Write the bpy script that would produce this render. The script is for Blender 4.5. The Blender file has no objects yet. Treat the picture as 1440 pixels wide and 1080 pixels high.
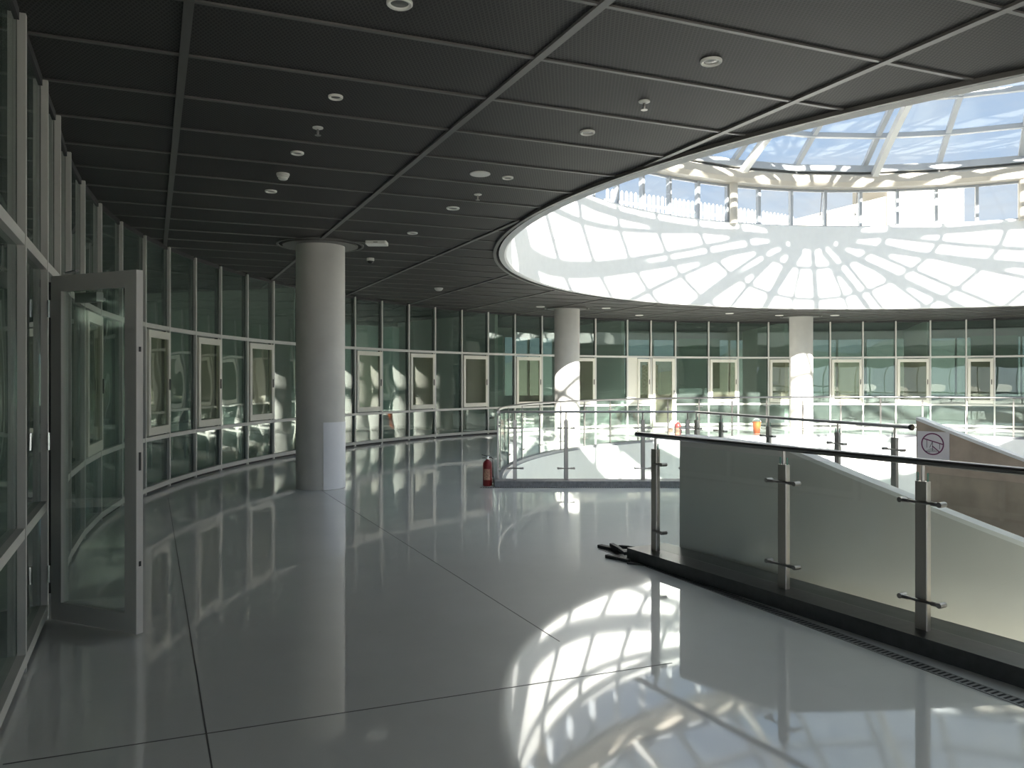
import bpy, bmesh, math, random
from mathutils import Vector, Matrix
from mathutils.geometry import delaunay_2d_cdt
random.seed(7)
SC = bpy.context.scene
COL = SC.collection
PI = math.pi
F = 1100.0                      # focal length in pixels of a 1440 px wide frame
EYE = 1.55
CEIL = 3.50
CX, CY = 9.05, 12.17            # centre of the rotunda
RO = 9.14                       # radius of the ceiling opening and of the drum
RV = 9.15                       # radius of the void in the floor

# ------------------------------------------------------------------ materials
MATS = {}
def newmat(name):
    m = bpy.data.materials.new(name); m.use_nodes = True
    nt = m.node_tree; nt.nodes.clear()
    out = nt.nodes.new('ShaderNodeOutputMaterial')
    MATS[name] = m
    return m, nt, out

def plain(name, col, rough=0.5, metal=0.0, vary=0.0, scale=6.0, spec=0.5, bump=0.0, bscale=60.0):
    m, nt, out = newmat(name)
    b = nt.nodes.new('ShaderNodeBsdfPrincipled')
    b.inputs['Base Color'].default_value = (*col, 1)
    b.inputs['Roughness'].default_value = rough
    b.inputs['Metallic'].default_value = metal
    b.inputs['Specular IOR Level'].default_value = spec
    tc = nt.nodes.new('ShaderNodeTexCoord')
    if vary > 0:
        n = nt.nodes.new('ShaderNodeTexNoise'); n.inputs['Scale'].default_value = scale
        n.inputs['Detail'].default_value = 6
        r = nt.nodes.new('ShaderNodeMapRange')
        r.inputs['From Min'].default_value = 0.3; r.inputs['From Max'].default_value = 0.7
        r.inputs['To Min'].default_value = 1 - vary; r.inputs['To Max'].default_value = 1 + vary
        mx = nt.nodes.new('ShaderNodeMix'); mx.data_type = 'RGBA'; mx.blend_type = 'MULTIPLY'
        mx.inputs['Factor'].default_value = 1
        mx.inputs['A'].default_value = (*col, 1)
        nt.links.new(tc.outputs['Object'], n.inputs['Vector'])
        nt.links.new(n.outputs['Fac'], r.inputs['Value'])
        nt.links.new(r.outputs['Result'], mx.inputs['B'])
        nt.links.new(mx.outputs['Result'], b.inputs['Base Color'])
    if bump > 0:
        n2 = nt.nodes.new('ShaderNodeTexNoise'); n2.inputs['Scale'].default_value = bscale
        bp = nt.nodes.new('ShaderNodeBump'); bp.inputs['Strength'].default_value = bump
        bp.inputs['Distance'].default_value = 0.01
        nt.links.new(tc.outputs['Object'], n2.inputs['Vector'])
        nt.links.new(n2.outputs['Fac'], bp.inputs['Height'])
        nt.links.new(bp.outputs['Normal'], b.inputs['Normal'])
    nt.links.new(b.outputs['BSDF'], out.inputs['Surface'])
    return m

def glass(name, tint, base=0.06, edge=0.85, power=4.0, film=0.0, filmcol=(0.7, 0.8, 0.72), wav=0.0, rough=0.0):
    """thin sheet glass: tint is what ONE face lets through"""
    m, nt, out = newmat(name)
    N = nt.nodes.new; L = nt.links.new
    tr = N('ShaderNodeBsdfTransparent'); tr.inputs['Color'].default_value = (*tint, 1)
    gl = N('ShaderNodeBsdfGlossy'); gl.inputs['Roughness'].default_value = rough
    gl.inputs['Color'].default_value = (0.95, 1.0, 0.97, 1)
    lw = N('ShaderNodeLayerWeight'); lw.inputs['Blend'].default_value = 0.5
    pw = N('ShaderNodeMath'); pw.operation = 'POWER'; pw.inputs[1].default_value = power
    mr = N('ShaderNodeMapRange'); mr.inputs['To Min'].default_value = base; mr.inputs['To Max'].default_value = edge
    L(lw.outputs['Facing'], pw.inputs[0]); L(pw.outputs[0], mr.inputs['Value'])
    if wav > 0:
        tc = N('ShaderNodeTexCoord'); n = N('ShaderNodeTexNoise'); n.inputs['Scale'].default_value = 1.3
        n.inputs['Detail'].default_value = 0
        bp = N('ShaderNodeBump'); bp.inputs['Strength'].default_value = 1.0; bp.inputs['Distance'].default_value = wav
        L(tc.outputs['Object'], n.inputs['Vector']); L(n.outputs['Fac'], bp.inputs['Height'])
        L(bp.outputs['Normal'], gl.inputs['Normal'])
    src = tr.outputs[0]
    if film > 0:
        df = N('ShaderNodeBsdfDiffuse'); df.inputs['Color'].default_value = (*filmcol, 1)
        tl = N('ShaderNodeBsdfTranslucent'); tl.inputs['Color'].default_value = (*filmcol, 1)
        a = N('ShaderNodeMixShader'); a.inputs['Fac'].default_value = 0.5
        L(df.outputs[0], a.inputs[1]); L(tl.outputs[0], a.inputs[2])
        mm = N('ShaderNodeMixShader'); mm.inputs['Fac'].default_value = film
        L(tr.outputs[0], mm.inputs[1]); L(a.outputs[0], mm.inputs[2]); src = mm.outputs[0]
    mx = N('ShaderNodeMixShader')
    L(mr.outputs['Result'], mx.inputs['Fac']); L(src, mx.inputs[1]); L(gl.outputs[0], mx.inputs[2])
    L(mx.outputs[0], out.inputs['Surface'])
    return m

plain('white_plaster', (0.82, 0.82, 0.79), 0.85, vary=0.02)
plain('floor_pale', (0.52, 0.52, 0.49), 0.5)
plain('white_paint', (0.75, 0.75, 0.72), 0.5)
plain('mullion_paint', (0.64, 0.63, 0.59), 0.42)
plain('sash_paint', (0.74, 0.72, 0.63), 0.45)
plain('door_paint', (0.52, 0.52, 0.49), 0.45)
plain('door_edge', (0.62, 0.6, 0.57), 0.45)
plain('grid_metal', (0.11, 0.107, 0.10), 0.4, 0.0)
plain('ceiling_dark', (0.05, 0.048, 0.044), 0.6)
plain('dark_gap', (0.012, 0.012, 0.012), 0.8)  # near-black: shade inside gaps and drain slots put into the colour
plain('joint_grey', (0.10, 0.10, 0.098), 0.5)
plain('gasket', (0.03, 0.03, 0.03), 0.6)  # near-black for outer mullions and for shade in head and base gaps
plain('column_concrete', (0.62, 0.60, 0.56), 0.75, vary=0.05, scale=3.0, bump=0.06, bscale=25)
plain('column_wrap', (0.84, 0.83, 0.86), 0.6, vary=0.02)
plain('kerb_stone', (0.035, 0.036, 0.034), 0.28, vary=0.3, scale=18)
plain('kerb_grey', (0.23, 0.23, 0.24), 0.45, vary=0.2, scale=22)
plain('steel', (0.36, 0.34, 0.32), 0.32, 1.0)
plain('steel_dark', (0.40, 0.37, 0.335), 0.4, 1.0)
plain('rail_steel', (0.24, 0.235, 0.23), 0.28, 1.0)
plain('chrome', (0.75, 0.75, 0.75), 0.15, 1.0)
plain('black_plastic', (0.012, 0.012, 0.012), 0.4)
plain('black_scrap', (0.015, 0.016, 0.015), 0.55)
plain('drain_metal', (0.20, 0.20, 0.195), 0.4, 0.7)
plain('parapet_grey', (0.56, 0.55, 0.51), 0.6, vary=0.04, scale=2.0)
plain('parapet_cap', (0.78, 0.78, 0.76), 0.6)
plain('parapet_brown', (0.43, 0.35, 0.28), 0.65, vary=0.2, scale=4.0)
plain('sign_white', (0.72, 0.68, 0.70), 0.5)
plain('sign_purple', (0.16, 0.03, 0.10), 0.5)
plain('sign_grey', (0.10, 0.09, 0.11), 0.5)
plain('extinguisher_red', (0.20, 0.014, 0.014), 0.35)
plain('extinguisher_label', (0.45, 0.24, 0.16), 0.5, vary=0.5, scale=60)
plain('extinguisher_white', (0.75, 0.7, 0.68), 0.5)  # pale tone of a glass reflection put into the body colour
plain('orange_plastic', (0.55, 0.09, 0.01), 0.5)
plain('fixture_white', (0.78, 0.77, 0.72), 0.5)
plain('fixture_lens', (0.16, 0.16, 0.15), 0.25)
plain('room_wall', (0.36, 0.37, 0.355), 0.85, vary=0.06, scale=1.0)
plain('room_partition', (0.55, 0.56, 0.52), 0.85)
plain('desk_white', (0.82, 0.82, 0.80), 0.4)
plain('chair_grey', (0.55, 0.56, 0.58), 0.5)
plain('poster_paper', (0.8, 0.8, 0.8), 0.6, vary=0.3, scale=14)
plain('blind_green', (0.34, 0.46, 0.38), 0.8)
plain('dome_paint', (0.55, 0.55, 0.53), 0.5)
plain('dome_mullion', (0.40, 0.42, 0.44), 0.45)
plain('beam_paint', (0.50, 0.46, 0.39), 0.55)
plain('roof_white', (0.80, 0.80, 0.78), 0.8)
plain('house_cream', (0.42, 0.37, 0.29), 0.8)
plain('house_shade', (0.22, 0.19, 0.15), 0.8)  # darker copy of the cream: shade put into the canopy's colour
plain('hill_green', (0.075, 0.08, 0.07), 0.9, vary=0.3, scale=0.1)
plain('ground_earth', (0.50, 0.48, 0.44), 0.9, vary=0.1, scale=0.2)
plain('glass_edge', (0.12, 0.26, 0.2), 0.2)
glass('pane_green', (0.74, 0.82, 0.785), base=0.07, edge=0.75, power=4.0, film=0.11, filmcol=(0.42, 0.50, 0.46), wav=0.006)
glass('pane_clear', (0.82, 0.83, 0.74), base=0.045, edge=0.6, power=4.0, film=0.10, filmcol=(0.60, 0.60, 0.47), wav=0.004)
glass('pane_door', (0.86, 0.90, 0.87), base=0.12, edge=0.9, power=3.2, wav=0.012)
glass('pane_back', (0.55, 0.62, 0.60), base=0.05)
glass('pane_dome', (0.965, 0.975, 0.985), base=0.015, edge=0.3, power=5)
glass('rail_glass', (0.965, 0.985, 0.972), base=0.03, edge=0.6, power=4.5)
glass('rail_glass_dusty', (0.965, 0.985, 0.97), base=0.022, edge=0.6, power=4.5, film=0.010, filmcol=(0.70, 0.78, 0.70))  # pale veil over the glass drawn as a thin diffuse film

def floor_material():
    m, nt, out = newmat('polished_floor')
    N = nt.nodes.new; L = nt.links.new
    b = N('ShaderNodeBsdfPrincipled')
    tc = N('ShaderNodeTexCoord')
    n = N('ShaderNodeTexNoise'); n.inputs['Scale'].default_value = 0.9; n.inputs['Detail'].default_value = 8
    n.inputs['Roughness'].default_value = 0.65
    cr = N('ShaderNodeValToRGB')
    cr.color_ramp.elements[0].position = 0.3; cr.color_ramp.elements[0].color = (0.66, 0.675, 0.66, 1)
    cr.color_ramp.elements[1].position = 0.7; cr.color_ramp.elements[1].color = (0.74, 0.755, 0.74, 1)
    L(tc.outputs['Object'], n.inputs['Vector']); L(n.outputs['Fac'], cr.inputs['Fac'])
    sp = N('ShaderNodeTexNoise'); sp.inputs['Scale'].default_value = 14; sp.inputs['Detail'].default_value = 3
    s2 = N('ShaderNodeMapRange'); s2.inputs['From Min'].default_value = 0.72; s2.inputs['From Max'].default_value = 0.80
    s2.inputs['To Min'].default_value = 0; s2.inputs['To Max'].default_value = 0.35
    L(tc.outputs['Object'], sp.inputs['Vector']); L(sp.outputs['Fac'], s2.inputs['Value'])
    mx = N('ShaderNodeMix'); mx.data_type = 'RGBA'
    L(s2.outputs['Result'], mx.inputs['Factor']); L(cr.outputs['Color'], mx.inputs['A'])
    mx.inputs['B'].default_value = (0.22, 0.22, 0.21, 1)
    L(mx.outputs['Result'], b.inputs['Base Color'])
    rn = N('ShaderNodeTexNoise'); rn.inputs['Scale'].default_value = 2.3; rn.inputs['Detail'].default_value = 5
    rr = N('ShaderNodeMapRange'); rr.inputs['To Min'].default_value = 0.01; rr.inputs['To Max'].default_value = 0.075
    L(tc.outputs['Object'], rn.inputs['Vector']); L(rn.outputs['Fac'], rr.inputs['Value'])
    L(rr.outputs['Result'], b.inputs['Coat Roughness'])
    b.inputs['Roughness'].default_value = 0.5; b.inputs['IOR'].default_value = 1.9
    b.inputs['Coat Weight'].default_value = 1.0; b.inputs['Coat IOR'].default_value = 2.3
    L(b.outputs['BSDF'], out.inputs['Surface'])
def fabric(name, col):
    m, nt, out = newmat(name); N = nt.nodes.new; L = nt.links.new
    d = N('ShaderNodeBsdfDiffuse'); t = N('ShaderNodeBsdfTranslucent'); mx = N('ShaderNodeMixShader'); mx.inputs['Fac'].default_value = 0.6
    w_ = N('ShaderNodeTexNoise'); w_.inputs['Scale'].default_value = 2.0; tc = N('ShaderNodeTexCoord'); L(tc.outputs['Object'], w_.inputs['Vector'])
    cr = N('ShaderNodeValToRGB'); cr.color_ramp.elements[0].color = (*[c * 0.85 for c in col], 1); cr.color_ramp.elements[1].color = (*[min(1, c * 1.15) for c in col], 1)
    L(w_.outputs['Fac'], cr.inputs['Fac']); L(cr.outputs['Color'], d.inputs['Color']); L(cr.outputs['Color'], t.inputs['Color'])
    L(d.outputs[0], mx.inputs[1]); L(t.outputs[0], mx.inputs[2]); L(mx.outputs[0], out.inputs['Surface'])
fabric('blind_fabric', (0.50, 0.60, 0.56))
floor_material()

GU = Vector((1.80730668, 0.7278135)); GV = Vector((-0.31208511, 0.67772177)); GO = Vector((-2.83682748, 1.92410005))
def ceiling_material():
    """expanded-metal mesh: fine diamond perforation in dark paint"""
    m, nt, out = newmat('ceiling_mesh')
    N = nt.nodes.new; L = nt.links.new
    b = N('ShaderNodeBsdfPrincipled'); b.inputs['Roughness'].default_value = 0.6
    b.inputs['Specular IOR Level'].default_value = 0.4
    tc = N('ShaderNodeTexCoord'); mp = N('ShaderNodeMapping')
    mp.inputs['Rotation'].default_value = (0, 0, -math.atan2(GU.y, GU.x))
    L(tc.outputs['Object'], mp.inputs['Vector'])
    sx = N('ShaderNodeSeparateXYZ'); L(mp.outputs['Vector'], sx.inputs[0])
    def wave(sgn):
        mu = N('ShaderNodeMath'); mu.operation = 'MULTIPLY'; mu.inputs[1].default_value = sgn * 2 * PI / 0.052
        L(sx.outputs['Y'], mu.inputs[0])
        mx_ = N('ShaderNodeMath'); mx_.operation = 'MULTIPLY'; mx_.inputs[1].default_value = 2 * PI / 0.026
        L(sx.outputs['X'], mx_.inputs[0])
        ad = N('ShaderNodeMath'); ad.operation = 'ADD'
        L(mx_.outputs[0], ad.inputs[0]); L(mu.outputs[0], ad.inputs[1])
        si = N('ShaderNodeMath'); si.operation = 'SINE'; L(ad.outputs[0], si.inputs[0])
        return si
    a, c = wave(1), wave(-1)
    mxm = N('ShaderNodeMath'); mxm.operation = 'MAXIMUM'; L(a.outputs[0], mxm.inputs[0]); L(c.outputs[0], mxm.inputs[1])
    mr = N('ShaderNodeMapRange'); mr.inputs['From Min'].default_value = 0.2; mr.inputs['From Max'].default_value = 0.8
    L(mxm.outputs[0], mr.inputs['Value'])
    mx = N('ShaderNodeMix'); mx.data_type = 'RGBA'
    mx.inputs['A'].default_value = (0.007, 0.0066, 0.006, 1); mx.inputs['B'].default_value = (0.042, 0.040, 0.037, 1)
    L(mr.outputs['Result'], mx.inputs['Factor']); L(mx.outputs['Result'], b.inputs['Base Color'])
    L(b.outputs['BSDF'], out.inputs['Surface'])
ceiling_material()
M = MATS

# ------------------------------------------------------------------ mesh builder
class MB:
    def __init__(s): s.v = []; s.f = []
    def add(s, vs, fs):
        o = len(s.v); s.v += [tuple(v) for v in vs]; s.f += [tuple(i + o for i in f) for f in fs]
    def box(s, c, size, rz=0.0):
        hx, hy, hz = size[0] / 2, size[1] / 2, size[2] / 2
        ca, sa = math.cos(rz), math.sin(rz)
        vs = []
        for z in (-hz, hz):
            for x, y in ((-hx, -hy), (hx, -hy), (hx, hy), (-hx, hy)):
                vs.append((c[0] + x * ca - y * sa, c[1] + x * sa + y * ca, c[2] + z))
        s.add(vs, [(3, 2, 1, 0), (4, 5, 6, 7), (0, 1, 5, 4), (1, 2, 6, 5), (2, 3, 7, 6), (3, 0, 4, 7)])
    def beam(s, p0, p1, w, h, up=Vector((0, 0, 1)), bev=0.0):
        """bar from p0 to p1, w across, h along up"""
        p0 = Vector(p0); p1 = Vector(p1); d = (p1 - p0).normalized()
        side = d.cross(up)
        if side.length < 1e-6: side = d.cross(Vector((1, 0, 0)))
        side.normalize(); u = side.cross(d).normalized()
        if bev <= 0:
            prof = [(-w / 2, -h / 2), (w / 2, -h / 2), (w / 2, h / 2), (-w / 2, h / 2)]
        else:
            a, b, e = w / 2, h / 2, bev
            prof = [(-a + e, -b), (a - e, -b), (a, -b + e), (a, b - e), (a - e, b), (-a + e, b), (-a, b - e), (-a, -b + e)]
        n = len(prof); vs = []
        for p in (p0, p1):
            for x, y in prof: vs.append(p + side * x + u * y)
        fs = [tuple(range(n - 1, -1, -1)), tuple(range(n, 2 * n))]
        for i in range(n): fs.append((i, (i + 1) % n, (i + 1) % n + n, i + n))
        s.add(vs, fs)
    def tube(s, pts, r, n=10, cap=True, flat=1.0):
        pts = [Vector(p) for p in pts]; rings = []
        for i, p in enumerate(pts):
            if i == 0: d = pts[1] - p
            elif i == len(pts) - 1: d = p - pts[i - 1]
            else: d = (pts[i + 1] - p).normalized() + (p - pts[i - 1]).normalized()
            d.normalize()
            up = Vector((0, 0, 1)) if abs(d.z) < 0.95 else Vector((1, 0, 0))
            a = d.cross(up).normalized(); b = a.cross(d).normalized()
            rr = r[i] if isinstance(r, (list, tuple)) else r
            rings.append([p + a * math.cos(t * 2 * PI / n) * rr + b * math.sin(t * 2 * PI / n) * rr * flat for t in range(n)])
        vs = [v for ring in rings for v in ring]; fs = []
        for i in range(len(rings) - 1):
            for t in range(n):
                fs.append((i * n + t, i * n + (t + 1) % n, (i + 1) * n + (t + 1) % n, (i + 1) * n + t))
        if cap:
            fs.append(tuple(range(n - 1, -1, -1))); k = (len(rings) - 1) * n
            fs.append(tuple(range(k, k + n)))
        s.add(vs, fs)
    def lathe(s, prof, c=(0, 0, 0), n=24, a0=0.0, a1=2 * PI):
        full = abs(a1 - a0 - 2 * PI) < 1e-6; m = n if full else n + 1
        vs = []
        for r, z in prof:
            for t in range(m):
                a = a0 + (a1 - a0) * t / n
                vs.append((c[0] + r * math.cos(a), c[1] + r * math.sin(a), c[2] + z))
        fs = []
        for i in range(len(prof) - 1):
            for t in range(n):
                t2 = (t + 1) % m
                fs.append((i * m + t, i * m + t2, (i + 1) * m + t2, (i + 1) * m + t))
        s.add(vs, fs)
    def prism(s, poly, z0, z1):
        n = len(poly)
        vs = [(p[0], p[1], z0) for p in poly] + [(p[0], p[1], z1) for p in poly]
        fs = [tuple(range(n - 1, -1, -1)), tuple(range(n, 2 * n))]
        for i in range(n): fs.append((i, (i + 1) % n, (i + 1) % n + n, i + n))
        s.add(vs, fs)
    def build(s, name, mat, parent=None, smooth=False, base=None, kind=None):
        b = Vector(base) if base is not None else (Vector(parent['base']) if parent is not None and 'base' in parent else Vector((0, 0, 0)))
        me = bpy.data.meshes.new(name)
        me.from_pydata([tuple(Vector(v) - b) for v in s.v], [], s.f)
        me.materials.append(M[mat] if isinstance(mat, str) else mat)
        bm = bmesh.new(); bm.from_mesh(me); bmesh.ops.recalc_face_normals(bm, faces=bm.faces); bm.to_mesh(me); bm.free()
        if smooth:
            for p in me.polygons: p.use_smooth = True
            me.set_sharp_from_angle(angle=math.radians(38))
        me.update()
        o = bpy.data.objects.new(name, me); COL.objects.link(o)
        if parent is not None: o.parent = parent
        else: o.location = b
        if kind: o['kind'] = kind
        return o

def tag(o, label, cat, group=None, kind=None):
    o['label'] = label; o['category'] = cat
    if group: o['group'] = group
    if kind: o['kind'] = kind
    return o
def empty(name, base, label, cat, group=None, kind=None):
    o = bpy.data.objects.new(name, None); COL.objects.link(o)
    o.location = base; o['base'] = tuple(base); o.empty_display_size = 0.1
    return tag(o, label, cat, group, kind)
def sub(parent, mb, name, mat, base, smooth=False):
    """a sub-part: child of a part mesh, same local frame as the part"""
    return mb.build(name, mat, parent, smooth, base=base)
def done():
    for o in COL.objects:
        if 'base' in o: del o['base']
def ang(a, r): return Vector((CX + r * math.cos(math.radians(a)), CY + r * math.sin(math.radians(a))))
def v3(p, z): return Vector((p[0], p[1], z))
def on_ceiling(x, y):
    d = F * (CEIL - EYE) / (534 - y); return Vector(((x - 720) / F * d, d, CEIL))
def on_floor(x, y, z=0.0):
    d = F * (EYE - z) / (y - 534); return Vector(((x - 720) / F * d, d, z))
ORD = ['first', 'second', 'third', 'fourth', 'fifth', 'sixth', 'seventh', 'eighth', 'ninth', 'tenth', 'eleventh', 'twelfth',
       'thirteenth', 'fourteenth', 'fifteenth', 'sixteenth', 'seventeenth', 'eighteenth', 'nineteenth', 'twentieth',
       'twenty-first', 'twenty-second', 'twenty-third', 'twenty-fourth', 'twenty-fifth', 'twenty-sixth', 'twenty-seventh']

def inside(p, poly):
    c = False; n = len(poly); j = n - 1
    for i in range(n):
        if (poly[i][1] > p[1]) != (poly[j][1] > p[1]) and p[0] < (poly[j][0] - poly[i][0]) * (p[1] - poly[i][1]) / (poly[j][1] - poly[i][1]) + poly[i][0]: c = not c
        j = i
    return c
def sheet(outer, hole, z):
    vs = [Vector(p) for p in outer] + [Vector(p) for p in hole]
    n, m = len(outer), len(hole)
    ed = [(i, (i + 1) % n) for i in range(n)] + [(n + i, n + (i + 1) % m) for i in range(m)]
    r = delaunay_2d_cdt(vs, ed, [], 0, 1e-5)
    vv, ff = r[0], r[2]; fs = []
    for f in ff:
        c = sum((vv[i] for i in f), Vector((0, 0))) / len(f)
        if inside(c, outer) and not inside(c, hole): fs.append(tuple(f))
    mb = MB(); mb.add([(p.x, p.y, z) for p in vv], fs)
    return mb

# ------------------------------------------------------------------ railing lines
RD = Vector((0.4867, -0.8736)); RN = Vector((0.8736, 0.4867))     # direction of the near rail and its far side normal
C0 = Vector((1.22, 6.65))                                          # first post of the near rail
A0 = Vector((-0.21, 11.50)); AB = Vector((2.69, 11.50)); B1 = Vector((3.99, 7.73))
A_ST = 221.5; DROP = 0.052                                         # spiral ramp: start angle, fall per degree

# ------------------------------------------------------------------ floor, void, lower hall
a_start = math.degrees(math.atan2(A0.y - CY, A0.x + 0.14 - CX)) % 360
hole = [Vector((A0.x + 0.12, A0.y + 0.10))]
a = a_start - 1.0
while a > -100:
    hole.append(ang(a, RV)); a -= 2.0
end_near = C0 + RN * 0.275 + RD * 5.4
hole += [end_near, C0 + RN * 0.275 + RD * 0.9, ang(A_ST, 9.25), ang(A_ST, 6.60), ang(A_ST - 1, 6.55), AB + Vector((0.12, 0.10))]
outer = [ang(t * 3, 20.0) for t in range(120)]
fl = sheet(outer, hole, 0.0).build('floor', 'polished_floor')
tag(fl, 'glossy polished pale grey floor of the curved corridor', 'floor', kind='structure')
# joints in the floor follow the ceiling grid
uh = GU.normalized(); vh = GV.normalized()
def joint(p, q):
    mb = MB(); mb.beam(v3(p, 0.0006), v3(q, 0.0006), 0.007, 0.0008); return mb.build('floor_joint', 'joint_grey', fl)
La0 = on_floor(298, 1080).to_2d(); La1 = on_floor(243, 740).to_2d()
joint(La0 - (La1 - La0).normalized() * 1.2, La1 + (La1 - La0).normalized() * 2.2)
Lc0 = on_floor(760, 885).to_2d(); Lc1 = on_floor(500, 720).to_2d()
joint(Lc0 - (Lc1 - Lc0).normalized() * 0.25, Lc1 + (Lc1 - Lc0).normalized() * 4.0)
Lb0 = on_floor(4, 1075).to_2d(); Lb1 = on_floor(730, 965).to_2d()
joint(Lb0, Lb1 + (Lb1 - Lb0).normalized() * 0.9)

# white ring face below the floor, lower hall
mb = MB(); mb.lathe([(RV, -0.001), (RV, -4.6)], (CX, CY, 0), 120, math.radians(-98), math.radians(214.3))
tag(mb.build('wall_void', 'white_plaster', smooth=True), 'white curved wall of the void below the far railing', 'wall', kind='structure')
mb = MB(); mb.lathe([(0.01, -4.6), (20.1, -4.6)], (CX, CY, 0), 60)
tag(mb.build('floor_lower', 'floor_pale'), 'pale floor of the hall one storey below', 'floor', kind='structure')
tag(sheet(outer, hole, -0.32).build('ceiling_lower', 'white_paint'), 'white underside of the corridor slab above the lower hall', 'ceiling', kind='structure')
mb = MB(); mb.lathe([(19.95, -4.6), (20.1, -4.6), (20.1, 0.0), (19.95, 0.0), (19.95, -4.6)], (CX, CY, 0), 90, math.radians(-30), math.radians(190))
tag(mb.build('wall_lower', 'white_paint', smooth=True), 'white outer wall of the lower hall', 'wall', kind='structure')
for k in range(28):  # unseen windows added to let sun into the lower hall
    a_ = 190 + k * 5.0; p, q = ang(a_, 20.0), ang(a_ + 5.0, 20.0)
    w = empty('window_%d' % (501 + k), v3(p, -4.6), 'tall window of the lower hall, number %d from the left' % (k + 1), 'window', 'windows of the lower hall', 'structure')
    mb = MB(); mb.beam(v3(p, -4.6), v3(p, -0.32), 0.07, 0.10, up=v3(ang(a_, 1) - Vector((CX, CY)), 0)); mb.build('mullion', 'mullion_paint', w)
    mb = MB(); mb.beam(v3(p, -2.46), v3(q, -2.46), 0.012, 4.28); mb.build('pane', 'pane_dome', w)
    mb = MB(); mb.beam(v3(p, -0.16), v3(q, -0.16), 0.15, 0.32); mb.build('slab_edge', 'white_paint', w)
# edges of the platform that reaches into the void
mb = MB()
edge = hole[-5:] + [hole[0]]
for p, q in zip(edge[:-1], edge[1:]):
    mb.add([v3(p, 0), v3(q, 0), v3(q, -0.45), v3(p, -0.45)], [(0, 1, 2, 3)])
pl = [hole[0] - Vector((0.6, 0)), *[p for p in reversed(hole[-5:])], C0 + Vector((-0.8, 0.4))]
mb.add([v3(p, -0.45) for p in pl], [tuple(range(len(pl)))])
tag(mb.build('trim_1', 'white_plaster'), 'white edge of the landing beside the void', 'slab edge', kind='structure')
# ramp going down between the two parapets
mb = MB(); n = 24; vs = []; fs = []
for t in range(n + 1):
    a_ = A_ST + 40 * t / n; z = -DROP * 40 * t / n
    for r_, zz in ((6.74, z), (9.08, z), (9.08, z - 0.25), (6.74, z - 0.25)): vs.append(v3(ang(a_, r_), zz))
for t in range(n):
    for k in range(4): fs.append((4 * t + k, 4 * t + (k + 1) % 4, 4 * t + 4 + (k + 1) % 4, 4 * t + 4 + k))
fs += [(0, 1, 2, 3), (4 * n + 3, 4 * n + 2, 4 * n + 1, 4 * n)]
mb.add(vs, fs)
tag(mb.build('ramp', 'kerb_grey'), 'ramp going down between the grey and the brown parapet', 'ramp', kind='structure')

# ------------------------------------------------------------------ ceiling
ce = sheet(outer, [ang(t * 2, RO + 0.16) for t in range(180)], CEIL).build('ceiling', 'ceiling_mesh')
tag(ce, 'dark perforated metal ceiling with a pale grid around the round opening', 'ceiling', kind='structure')
# grid of T bars, clipped to the ring between the glass wall and the opening
def ring_clip(p, d, rin, rout):
    """parts of the line p + t d inside rout and outside rin (about the rotunda centre)"""
    c = Vector((CX, CY)); q = p - c; dd = d.normalized()
    b = q.dot(dd); out = []
    D = b * b - (q.dot(q) - rout * rout)
    if D <= 0: return []
    t0, t1 = -b - math.sqrt(D), -b + math.sqrt(D)
    D2 = b * b - (q.dot(q) - rin * rin)
    if D2 <= 0: out = [(t0, t1)]
    else: out = [(t0, -b - math.sqrt(D2)), (-b + math.sqrt(D2), t1)]
    return [(p + dd * s, p + dd * e) for s, e in out if e - s > 0.05]
mbu = MB(); mbv = MB()
for i in range(-4, 17):
    for p, q in ring_clip(GO + GU * i, GV, RO + 0.2, 15.4):
        mbv.beam(v3(p, CEIL - 0.009), v3(q, CEIL - 0.009), 0.05, 0.018)
for j in range(-12, 40):
    for p, q in ring_clip(GO + GV * j, GU, RO + 0.2, 15.4):
        mbu.beam(v3(p, CEIL - 0.006), v3(q, CEIL - 0.006), 0.026, 0.012)
mbv.build('main_grid_bar', 'grid_metal', ce); mbu.build('cross_grid_bar', 'grid_metal', ce)
# rim of the opening: pale bar, dark recess, plaster lip
mb = MB(); mb.lathe([(RO + 0.20, CEIL - 0.002), (RO + 0.20, CEIL - 0.035), (RO + 0.155, CEIL - 0.035), (RO + 0.155, CEIL + 0.02)], (CX, CY, 0), 180)
tag(mb.build('trim_2', 'grid_metal', smooth=True), 'pale metal rim around the round ceiling opening', 'trim', kind='structure')
mb = MB(); mb.lathe([(RO + 0.155, CEIL + 0.01), (RO + 0.115, CEIL + 0.04), (RO + 0.115, CEIL - 0.015)], (CX, CY, 0), 180)
tag(mb.build('trim_3', 'dark_gap', smooth=True), 'dark shadow gap between ceiling rim and white drum', 'trim', kind='structure')
# ------------------------------------------------------------------ drum and roof
SILL = 5.73; HEAD = 6.74; BEAM = 7.16
mb = MB(); mb.lathe([(RO + 0.115, CEIL - 0.015), (RO + 0.03, CEIL - 0.03), (RO, CEIL - 0.01), (RO, SILL - 0.02), (RO + 0.02, SILL), (RO + 0.30, SILL),
                     (RO + 0.30, 5.0)], (CX, CY, 0), 180)
tag(mb.build('wall_drum', 'white_plaster', smooth=True), 'white round drum wall above the ceiling opening', 'wall', kind='structure')
mb = MB()
mb.lathe([(RO + 0.25, 3.62), (27.5, 3.62), (27.5, 5.25), (RO + 0.25, 5.25)], (CX, CY, 0), 90)  # unseen eaves drawn far out to keep sun off the rear windows
tag(mb.build('roof', 'roof_white'), 'white flat roof around the glass dome', 'roof', kind='structure')

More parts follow.
